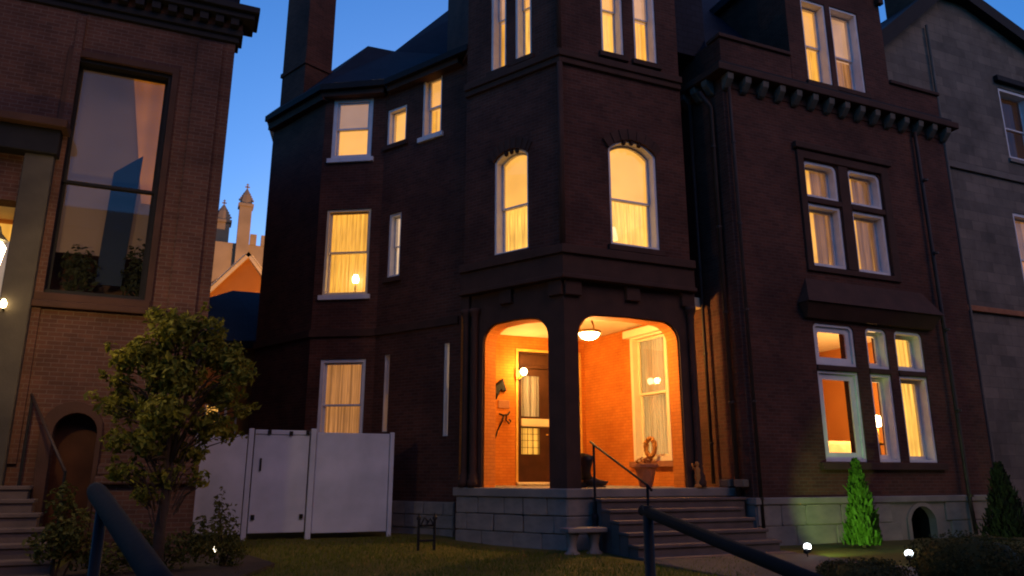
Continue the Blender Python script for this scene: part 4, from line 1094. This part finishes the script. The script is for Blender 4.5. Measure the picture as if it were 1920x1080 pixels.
ls = thing('entry_steps', (-3.2, 13.0, LAWN_Z), 'grey stone steps up to the left building entry', 'steps')
for k in range(1, 8):
    zt_ = 1.2 - .19 * k; xr = -2.28 + .13 * k
    mb = MB(); mb.box(-5.6, xr, 13.98 - .29 * k - .03, 13.98 - .29 * (k - 1), zt_ - .06, zt_); st = build(mb, 'step', 'stone_step', ls, bevel=.012)
    mb = MB(); mb.box(-5.6, xr - .03, 13.98 - .29 * k, 13.97 - .29 * (k - 1), -.35, zt_ - .062); build(mb, 'riser', 'stone_step', st)
lr = thing('entry_handrail', (-1.9, 13.0, LAWN_Z), 'thin metal handrail beside the left entry steps', 'railing')
mb = MB(); mb.tube([(-2.37, 13.95, 2.41), (-1.53, 12.2, 1.21)], .022, 8); build(mb, 'rail', 'pipe_metal', lr, smooth=True)
mb = MB(); mb.tube([(-1.53, 12.2, 1.22), (-1.53, 12.2, -.2)], .02, 8); build(mb, 'post', 'black_iron', lr)
mb = MB(); mb.tube([(-2.34, 13.88, 2.38), (-2.34, 13.88, 1.0)], .022, 8); build(mb, 'post', 'black_iron', lr)

# ------------------------------------------------------------ grey house on the right
sh = thing('stone_house', (22.0, 16.0, LAWN_Z), 'grey rendered house with a steep gable at the right edge', 'house')
SH = Frame((17.48, 14.0), (30.0, 14.0))
def s2(x): return x - 17.48
gw = [rect(s2(23.05), s2(24.6), 10.9, 13.4), rect(s2(22.7), s2(24.2), 6.2, 9.05)]
mb = MB()
panel(mb, SH, [(0, -.3), (SH.L, -.3), (SH.L, 14.0), (s2(24.83), 15.2), (s2(21.9), 16.2), (s2(20.8), 16.2), (0.0, 13.4)], gw, 0, -.4); build(mb, 'wall', 'ashlar', sh)
mb = MB(); SHl = Frame((17.48, 26), (17.48, 14)); panel(mb, SHl, rect(0, SHl.L - .002, -.3, 13.3), [], 0, -.3); build(mb, 'wall', 'stucco', sh)
def rake(a, b, nm='bargeboard'):
    d = Vector((b[0] - a[0], b[1] - a[1])).normalized(); nn = Vector((-d.y, d.x))
    mb = MB()
    q = [(a[0], a[1]), (b[0], b[1]), (b[0] + nn.x * .42, b[1] + nn.y * .42), (a[0] + nn.x * .42, a[1] + nn.y * .42)]
    sheet(mb, SH, q, .3, .5); build(mb, nm, 'dark_trim', sh)
rake((-.6, 12.7), (s2(20.85), 16.05)); rake((s2(20.8), 16.1), (s2(21.95), 16.1)); rake((s2(21.9), 16.1), (s2(24.85), 15.1)); rake((s2(24.85), 15.1), (SH.L, 13.4))
mb = MB()
top = [(-.6, 13.1), (s2(20.85), 16.5), (s2(21.95), 16.5), (s2(24.85), 15.5), (SH.L, 13.8)]
for a, b in zip(top[:-1], top[1:]):
    mb.quad(SH.P(a[0], .3, a[1]), SH.P(b[0], .3, b[1]), SH.P(b[0], -12, b[1]), SH.P(a[0], -12, a[1]))
build(mb, 'roof', 'slate', sh)
mb = MB(); mb.box(20.7, 22.0, 14.6, 15.8, 15.8, 19.0); c2 = build(mb, 'chimney', 'brick', sh)
mb = MB(); mb.box(20.6, 22.1, 14.5, 15.9, 18.8, 19.1); build(mb, 'chimney_cap', 'brownstone', c2)
window(sh, SH, s2(23.05), s2(24.6), 10.9, 13.4, recess=.25, jw=.1, top='curtain_brown', bot=None, sill='limestone', glass='dark_glass')
window(sh, SH, s2(22.7), s2(24.2), 6.2, 9.05, recess=.2, jw=.1, top='curtain_brown', bot='curtain_dim', sill='limestone')
mb = MB(); SH.box(mb, 0, SH.L, .002, .1, 5.7, 5.86); build(mb, 'string_course', 'terracotta', sh, bevel=.015)
mb = MB(); SH.box(mb, 0, SH.L, .002, .08, 10.1, 10.3); build(mb, 'string_course', 'stucco', sh, bevel=.015)
mb = MB(); SH.box(mb, s2(22.9), s2(24.8), .002, .15, 13.55, 13.75); build(mb, 'window_hood', 'dark_trim', sh, bevel=.02)
mb = MB(); mb.tube([(19.95, 13.9, 14.8), (19.95, 13.9, -.1)], .045, 8); build(mb, 'downpipe', 'stucco', sh)

# ------------------------------------------------------------ what stands behind, between the two brick houses
rh = thing('gabled_house', (2.0, 33.0, LAWN_Z), 'far ochre house gable glowing under a pale bargeboard between the brick houses', 'house')
GH = Frame((-2.0, 32.0), (5.0, 32.0))
def s3(x): return x + 2.0
mb = MB(); panel(mb, GH, [(0, -.4), (7, -.4), (7, 5.6), (s3(1.55), 10.0), (0, 6.9)], [rect(s3(.2), s3(1.0), 3.6, 5.4)], 0, -.3); build(mb, 'wall', 'ochre_siding', rh)
def rake3(a, b):
    d = Vector((b[0] - a[0], b[1] - a[1])).normalized(); nn = Vector((-d.y, d.x)); mb = MB()
    q = [(a[0], a[1]), (b[0], b[1]), (b[0] + nn.x * .2, b[1] + nn.y * .2), (a[0] + nn.x * .2, a[1] + nn.y * .2)]
    sheet(mb, GH, q, .25, .3); build(mb, 'bargeboard', 'cream_paint', rh)
rake3((s3(-.2), 7.85), (s3(1.55), 10.0)); rake3((s3(1.55), 10.0), (s3(3.5), 7.6))
mb = MB()
for a, b in (((s3(-.2), 8.07), (s3(1.55), 10.22)), ((s3(1.55), 10.22), (s3(3.5), 7.82))):
    mb.quad(GH.P(a[0], .3, a[1]), GH.P(b[0], .3, b[1]), GH.P(b[0], -8, b[1]), GH.P(a[0], -8, a[1]))
build(mb, 'roof', 'slate', rh)
window(rh, GH, s3(.2), s3(1.0), 3.6, 5.4, recess=.1, top='curtain_amber', bot='curtain_amber')
sd2 = thing('back_house', (1.2, 24.0, LAWN_Z), 'low back house with a blue slate roof behind the fence', 'house')
BH = Frame((-.6, 23.0), (1.75, 23.0))
mb = MB(); panel(mb, BH, rect(0, BH.L, -.3, 4.9), [rect(.93, 1.33, 2.5, 3.15)], 0, -.3); build(mb, 'wall', 'ochre_siding', sd2)
mb = MB()
mb.add([(-.9, 22.7, 4.85), (1.95, 22.7, 5.0), (1.95, 26.5, 7.3), (.9, 26.5, 7.3), (-.9, 25.0, 6.2)], [(0, 1, 2, 3, 4)])
mb.add([(-.9, 22.72, 4.75), (1.95, 22.72, 4.75), (1.95, 22.7, 5.0), (-.9, 22.7, 4.85)], [(0, 1, 2, 3)])
build(mb, 'roof', 'slate_blue', sd2)
window(sd2, BH, .93, 1.33, 2.5, 3.15, split=None, recess=.06, jw=.03, sw=.02, top='shade_bright', bot=None)
mb = MB(); BH.box(mb, 1.45, 1.52, .002, .06, .0, 3.3); build(mb, 'porch_post', 'white_paint', sd2)
mb = MB(); BH.box(mb, 1.75, 1.8, .0, .06, .0, 3.1); build(mb, 'porch_post', 'white_paint', sd2)
# church tower with pinnacles and battlements
chu = thing('church_tower', (2.6, 70.0, -.3), 'distant floodlit gothic church tower with crocketed pinnacles', 'church')
def pinnacle(x, y, w_, z0, zs, zt_, mat='church_stone'):
    mb = MB(); mb.box(x - w_ / 2, x + w_ / 2, y - w_ / 2, y + w_ / 2, z0, zs)
    mb.box(x - w_ * .62, x + w_ * .62, y - w_ * .62, y + w_ * .62, zs - .25, zs)
    o = build(mb, 'pinnacle', mat, chu)
    mb = MB(); mb.lathe([(w_ * .55, zs), (w_ * .5, zs + .3), (w_ * .38, zs + (zt_ - zs) * .45), (w_ * .1, zt_ - .5), (.0, zt_ - .35)], (x, y, 0), 8); build(mb, 'spirelet', mat, o)
    mb = MB(); mb.box(x - .05, x + .05, y - .05, y + .05, zt_ - .5, zt_); mb.box(x - .2, x + .2, y - .05, y + .05, zt_ - .28, zt_ - .18); mb.lathe([(0, zt_ - .1), (.13, zt_), (0, zt_ + .12)], (x, y, 0), 6); build(mb, 'finial', mat, o)
    for k in range(4):
        zz = zs + .4 + k * (zt_ - zs - 1.2) / 4
        mb = MB(); rr2 = w_ * (.5 - .1 * k)
        mb.box(x - rr2 - .12, x + rr2 + .12, y - .06, y + .06, zz, zz + .16); build(mb, 'crocket', mat, o)
pinnacle(2.72, 68.0, 1.05, -.4, 24.9, 26.9)
pinnacle(.95, 72.0, 1.3, -.4, 24.4, 26.5)
mb = MB(); mb.box(-2.0, 9.0, 68.5, 78, -.4, 21.4); build(mb, 'tower_wall', 'church_stone', chu)
for k in range(7):
    x = 3.35 + k * .95
    mb = MB(); mb.box(x, x + .55, 68.4, 68.9, 21.4, 22.4); build(mb, 'merlon', 'church_stone', chu)
for k in range(3):
    mb = MB(); mb.box(3.3 + k * 1.4, 3.8 + k * 1.4, 68.3, 68.45, 14, 19.5); build(mb, 'louvre', 'dark_trim', chu)
def spot(name, loc, target, watts, col, size, parent, rad=.05, blend=.5):
    ld = bpy.data.lights.new(name, 'SPOT'); ld.energy = watts; ld.color = col; ld.spot_size = R(size); ld.spot_blend = blend; ld.shadow_soft_size = rad
    o = bpy.data.objects.new(name, ld); COL.objects.link(o); o.parent = parent
    o.location = Vector(loc) - root_loc(parent)
    o.rotation_euler = (Vector(target) - Vector(loc)).to_track_quat('-Z', 'Y').to_euler()
    return o
fl = thing('assumed_flood_light', (6.5, 50.0, -.6), 'assumed floodlight on a mast, added out of sight to light the church tower', 'lamp')  # assumed source, out of view, added to put warm light on the tower
mb = MB(); mb.tube([(6.5, 50, -.6), (6.5, 50, 8)], .08, 8); build(mb, 'mast', 'black_iron', fl)
mb = MB(); mb.box(6.3, 6.7, 49.9, 50.2, 8, 8.3); build(mb, 'head', 'black_iron', fl)
spot('assumed_flood_beam', (6.5, 50.4, 8.4), (2.8, 68, 22), 6500, (1.0, .5, .19), 50, fl, .2)
al = thing('assumed_alley_lamp', (3.6, 27.6, -.6), 'assumed yard lamp on a post, added out of sight to light the far gable', 'lamp')  # assumed lamp hidden behind the main house, added to turn the far gable orange
mb = MB(); mb.tube([(3.6, 27.6, -.6), (3.6, 27.6, 6.4)], .05, 8); build(mb, 'post', 'black_iron', al)
mb = MB(); mb.lathe([(0, 6.4), (.14, 6.45), (.16, 6.6), (.05, 6.75), (0, 6.76)], (3.6, 27.6, 0), 12); build(mb, 'globe', 'bulb_lantern', al, smooth=True)
point('assumed_alley_light', (3.6, 28.0, 6.9), 230, (1.0, .44, .1), .15, al)

# ------------------------------------------------------------ unseen houses behind the camera, added to block low sky and darken reflections
ter = thing('terrace', (0, -26.0, -.6), 'unseen row of brick houses added across the street to darken reflections', 'building')
rt2 = random.Random(77)
x = -48.0
while x < 58:
    wd = rt2.uniform(8.5, 11.5); hh = rt2.uniform(12.5, 15.0); yf = -17.0 + rt2.uniform(-.6, .6)
    TF = Frame((x + wd - .05, yf), (x, yf))
    hs = []
    for fl_i in range(3):
        for c_i in range(3):
            s_ = wd * (.14 + .29 * c_i); z_ = .6 + fl_i * 3.2
            if z_ + 2 < hh: hs.append((s_, s_ + 1.1, z_, z_ + 1.9))
    mb = MB(); panel(mb, TF, rect(0, wd - .05, -.6, hh), [rect(*q_) for q_ in hs], 0, -.3); tw = build(mb, 'wall', 'brick', ter)
    for q_ in hs:
        mb = MB(); sheet(mb, TF, rect(*q_), -.15, .03); build(mb, 'window', 'dark_trim', tw)
    mb = MB(); mb.box(x, x + wd - .06, yf - 8.5, yf - .31, -.6, hh - .01); build(mb, 'rear_block', 'brick', ter)
    mb = MB(); mb.add([(x - .1, yf + .3, hh), (x + wd, yf + .3, hh), (x + wd, yf - 4.3, hh + 2.6), (x - .1, yf - 4.3, hh + 2.6), (x - .1, yf - 8.9, hh), (x + wd, yf - 8.9, hh)], [(0, 1, 2, 3), (3, 2, 5, 4), (0, 3, 4), (1, 5, 2), (0, 4, 5, 1)]); build(mb, 'roof', 'slate', ter)
    mb = MB(); mb.box(x + .3, x + 1.1, yf - 5, yf - 3.6, hh, hh + 4); build(mb, 'chimney', 'brick', ter)
    x += wd + (rt2.uniform(1.2, 2.5) if rt2.random() < .5 else 0)

# ------------------------------------------------------------ trees and shrubs
tree = thing('small_tree', (-.25, 11.3, -.12), 'small leafy tree in front of the left building', 'tree')
mb = MB()
mb.tube([(-.22, 11.3, -.2), (-.24, 11.3, .5), (-.2, 11.32, 1.1), (-.26, 11.3, 1.7), (-.2, 11.3, 2.4)], [.085, .07, .06, .05, .03], 9)
for a in ((-.8, 11.2, 2.3), (.35, 11.5, 2.5), (-.4, 11.6, 3.0), (.1, 11.0, 2.9), (-.75, 11.4, 1.8)):
    mb.tube([(-.22, 11.3, 1.2 + .3 * abs(a[0])), ((a[0] - .22) / 2, (a[1] + 11.3) / 2, a[2] - .45), a], [.035, .025, .01], 6)
build(mb, 'trunk', 'bark', tree, smooth=True)
blobs = []
rt = random.Random(41)
for (x, z, r_) in ((-.35, 3.12, .36), (-.62, 2.75, .34), (-.9, 2.7, .24), (-.82, 2.1, .32), (-.25, 2.5, .42), (.12, 2.9, .34), (.4, 2.75, .3), (.38, 2.3, .3), (-.35, 1.95, .36), (.2, 1.85, .28), (-.85, 1.6, .22), (-.8, 1.22, .17), (.62, 2.5, .2), (-.95, 2.4, .2), (-.5, 1.6, .26), (-.1, 3.25, .24), (.48, 1.75, .2), (-.62, 1.2, .18), (-.2, 1.5, .25), (.66, 2.1, .17), (-1.02, 2.0, .15), (.1, 1.45, .18), (-.25, 1.15, .2), (-.5, .92, .18), (.12, 1.12, .15)):
    blobs.append(((x, 11.3 + rt.uniform(-.4, .4), z), (r_ * .92, r_ * 1.0, r_ * .8)))
    for _ in range(4):      # small sprays that break the outline
        a_ = rt.uniform(0, 6.28); b_ = rt.uniform(-.6, 1.2)
        blobs.append(((x + r_ * 1.15 * math.cos(a_) * math.cos(b_), 11.3 + rt.uniform(-.4, .4), z + r_ * 1.1 * math.sin(b_)), (r_ * .33, r_ * .33, r_ * .28)))
tw = MB()
for c_, r_ in blobs:
    tw.tube([(-.22 + .3 * (c_[0] + .22), 11.3 + .3 * (c_[1] - 11.3), min(2.3, c_[2] - .4)), ((c_[0] - .22) / 2, (c_[1] + 11.3) / 2, c_[2] - .18), c_], [.014, .009, .004], 4, caps=False)
build(tw, 'twigs', 'bark', tree)
build(leaf_cloud(7400, blobs, .085, 42, flat=.55, shell=.1), 'crown', 'leaf_tree', tree)
build(leaf_cloud(1500, blobs, .13, 43, flat=.5, shell=.5), 'outer_leaves', 'leaf_tree', tree)
def shrub(label, cx, cy, blobs, n, size, seed, mat='leaf_shrub', name='shrub', group=None, cat='shrub'):
    t_ = thing(name, (cx, cy, lawn_h(cx, cy)), label, cat, group)
    build(leaf_cloud(n, blobs, size, seed, shell=.25), 'foliage', mat, t_)
    mb = MB()
    for k in range(4):
        c = blobs[k % len(blobs)][0]
        mb.tube([(cx + .03 * k - .05, cy, lawn_h(cx, cy) - .05), ((cx + c[0]) / 2, (cy + c[1]) / 2, c[2] * .5), (c[0], c[1], c[2])], [.018, .012, .006], 5)
    build(mb, 'stem', 'bark', t_)
shrub('yellow green shrub beside the left entry steps', -1.4, 11.6, [((-1.45, 11.6, .85), (.2, .2, .25)), ((-1.3, 11.5, .5), (.3, .25, .3)), ((-1.5, 11.5, .3), (.3, .25, .25)), ((-1.1, 11.6, .2), (.25, .2, .25))], 900, .09, 51)
shrub('loose flowering shrub at the foot of the small tree', -.2, 11.7, [((-.45, 11.7, .25), (.35, .3, .28)), ((.0, 11.6, .2), (.35, .3, .25)), ((.35, 11.8, .3), (.25, .3, .35)), ((-.8, 11.6, .1), (.3, .25, .25))], 1300, .08, 52)
shrub('tall wispy shrub against the fence end', .62, 12.2, [((.6, 12.2, .35), (.22, .2, .45)), ((.75, 12.1, .1), (.25, .2, .25)), ((.5, 12.2, .75), (.1, .1, .25))], 700, .07, 53)
def conifer(label, cx, cy, h_, r_, seed, mat, n=2600):
    t_ = thing('arborvitae', (cx, cy, lawn_h(cx, cy)), label, 'tree', 'arborvitae by the house base')
    rnd = random.Random(seed); mb = MB(); z0 = lawn_h(cx, cy)
    for _ in range(n):
        k = rnd.random() ** 1.3; a = rnd.uniform(0, 6.283)
        rad = r_ * (1 - k) ** .75 * (1 + .18 * math.sin(3 * a + 9 * k) + .1 * math.sin(7 * a - 14 * k)) * rnd.choice((.55, .8, .95, 1.0, 1.0, 1.12, 1.25)) * rnd.uniform(.85, 1.08)
        p = Vector((cx + rad * math.cos(a), cy + rad * math.sin(a), z0 + .05 + k * h_))
        u = Vector((math.cos(a) * .35 + rnd.gauss(0, .2), math.sin(a) * .35 + rnd.gauss(0, .2), 1)).normalized()
        sd_ = u.cross(Vector((math.cos(a + rnd.gauss(0, .7)), math.sin(a + rnd.gauss(0, .7)), 0))).normalized()
        l = rnd.uniform(.05, .15); wd = l * .24
        mb.add([p - sd_ * wd, p + sd_ * wd, p + u * l + sd_ * wd * .4, p + u * l - sd_ * wd * .4], [(0, 1, 2, 3)])
    build(mb, 'foliage', mat, t_)
    mb = MB(); mb.tube([(cx, cy, z0 - .1), (cx, cy, z0 + h_ * .9)], [.04, .01], 6); build(mb, 'trunk', 'bark', t_)
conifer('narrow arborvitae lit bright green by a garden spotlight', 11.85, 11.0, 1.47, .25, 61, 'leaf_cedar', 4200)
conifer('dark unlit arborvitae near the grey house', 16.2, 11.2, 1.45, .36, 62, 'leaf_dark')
def boxwood(label, cx, cy, rx, ry, rz, seed):
    t_ = thing('boxwood', (cx, cy, lawn_h(cx, cy)), label, 'shrub', 'clipped boxwoods at the lower right')
    z0 = lawn_h(cx, cy)
    rnd = random.Random(seed)
    bl = [((cx, cy, z0 + rz * .35), (rx, ry, rz * .65))]
    for k in range(7):
        a = rnd.uniform(0, 6.28); bl.append(((cx + rx * .6 * math.cos(a), cy + ry * .6 * math.sin(a), z0 + rz * rnd.uniform(.35, .65)), (rx * .4, ry * .4, rz * .38)))
    build(leaf_cloud(6500, bl, .04, seed, flat=.6, shell=.75), 'foliage', 'leaf_box', t_)
    mb = MB(); mb.lathe([(rx * .8, z0 + .02), (rx * .86, z0 + rz * .4), (rx * .6, z0 + rz * .8), (.0, z0 + rz * .9)], (cx, cy, 0), 14, 1, ry / rx); build(mb, 'inner_growth', 'leaf_box', t_, smooth=True)
boxwood('low wide boxwood, leftmost of the clipped shrubs', 7.4, 6.95, .52, .5, .36, 71)
boxwood('largest rounded boxwood before the cellar window', 9.05, 6.8, .72, .7, .62, 72)
boxwood('boxwood cut by the right edge of the picture', 10.3, 6.7, .7, .7, .5, 73)

# ------------------------------------------------------------ garden lights
def garden_spot(label, x, y, target, watts, col, glow, size=50):
    z = lawn_h(x, y)
    t_ = thing('garden_spotlight', (x, y, z), label, 'lamp', 'garden spotlights')
    d = (Vector(target) - Vector((x, y, z + .14))).normalized()
    mb = MB(); mb.tube([(x, y, z - .1), (x, y, z + .1)], .012, 6); build(mb, 'stake', 'black_iron', t_)
    c = Vector((x, y, z + .14)); mb = MB(); mb.tube([c - d * .07, c + d * .05], [.035, .05], 10); build(mb, 'housing', 'black_iron', t_)
    mb = MB(); mb.lathe([(.0, -.05), (.05, -.03), (.06, 0.0), (.045, .04), (.0, .055)], c + d * .03 + Vector((0, 0, .05)), 10); build(mb, 'lens', glow, t_, smooth=True)
    if watts: spot('garden_beam', c + d * .12, target, watts, col, size, t_, .03)
garden_spot('brightest garden spotlight at the foot of the porch steps', 9.45, 9.95, (11.95, 11.0, .55), 60, (.6, 1.0, .26), 'led_white', 62)
garden_spot('small garden spotlight glinting between the boxwoods', 9.9, 8.4, (16.3, 12.2, .3), 30, (.75, 1.0, .6), 'led_white', 34)
sl = thing('solar_light', (.52, 12.55, -.12), 'tiny glowing solar light in the flower bed by the fence', 'lamp')
mb = MB(); mb.tube([(.52, 12.55, -.2), (.52, 12.55, .06)], .01, 6); build(mb, 'stake', 'black_iron', sl)
mb = MB(); mb.lathe([(.0, .05), (.025, .06), (.03, .1), (.02, .13), (0, .135)], (.52, 12.55, 0), 8); build(mb, 'globe', 'solar_glow', sl, smooth=True)

# ------------------------------------------------------------ pipe handrails close to the camera
fr_ = thing('pipe_handrail', (1.94, 3.0, -.47), 'dark pipe handrail in the foreground sloping down to the right', 'railing', 'foreground pipe handrails')
mb = MB(); mb.tube([(1.94, 3.04, 1.0), (1.94, 2.1, .83), (1.94, 1.0, .63)], .026, 12); build(mb, 'rail', 'rail_paint', fr_, smooth=True)
mb = MB(); mb.tube([(1.94, 3.0, 1.02), (1.94, 3.0, -.47)], .024, 12); build(mb, 'post', 'black_iron', fr_, smooth=True)
mb = MB(); mb.tube([(1.94, 1.05, .64), (1.94, 1.05, -.47)], .028, 12); build(mb, 'post', 'black_iron', fr_, smooth=True)
fl_ = thing('pipe_handrail', (-.2, 2.0, -.47), 'thick dark blue pipe handrail cutting across the lower left corner', 'railing', 'foreground pipe handrails')
mb = MB(); mb.tube([(-.192, 2.035, 1.122), (-.188, 2.02, 1.119), (-.18, 1.99, 1.113), (-.03, 1.4, .995), (.06, 1.05, .925)], [.008, .018, .021, .021, .021], 14); build(mb, 'rail', 'rail_paint', fl_, smooth=True)
mb = MB(); mb.tube([(-.16, 1.91, 1.09), (-.16, 1.91, -.47)], .012, 10); build(mb, 'post', 'black_iron', fl_, smooth=True)
mb = MB(); mb.tube([(.06, 1.05, .925), (.06, 1.05, -.47)], .018, 10); build(mb, 'post', 'black_iron', fl_, smooth=True)
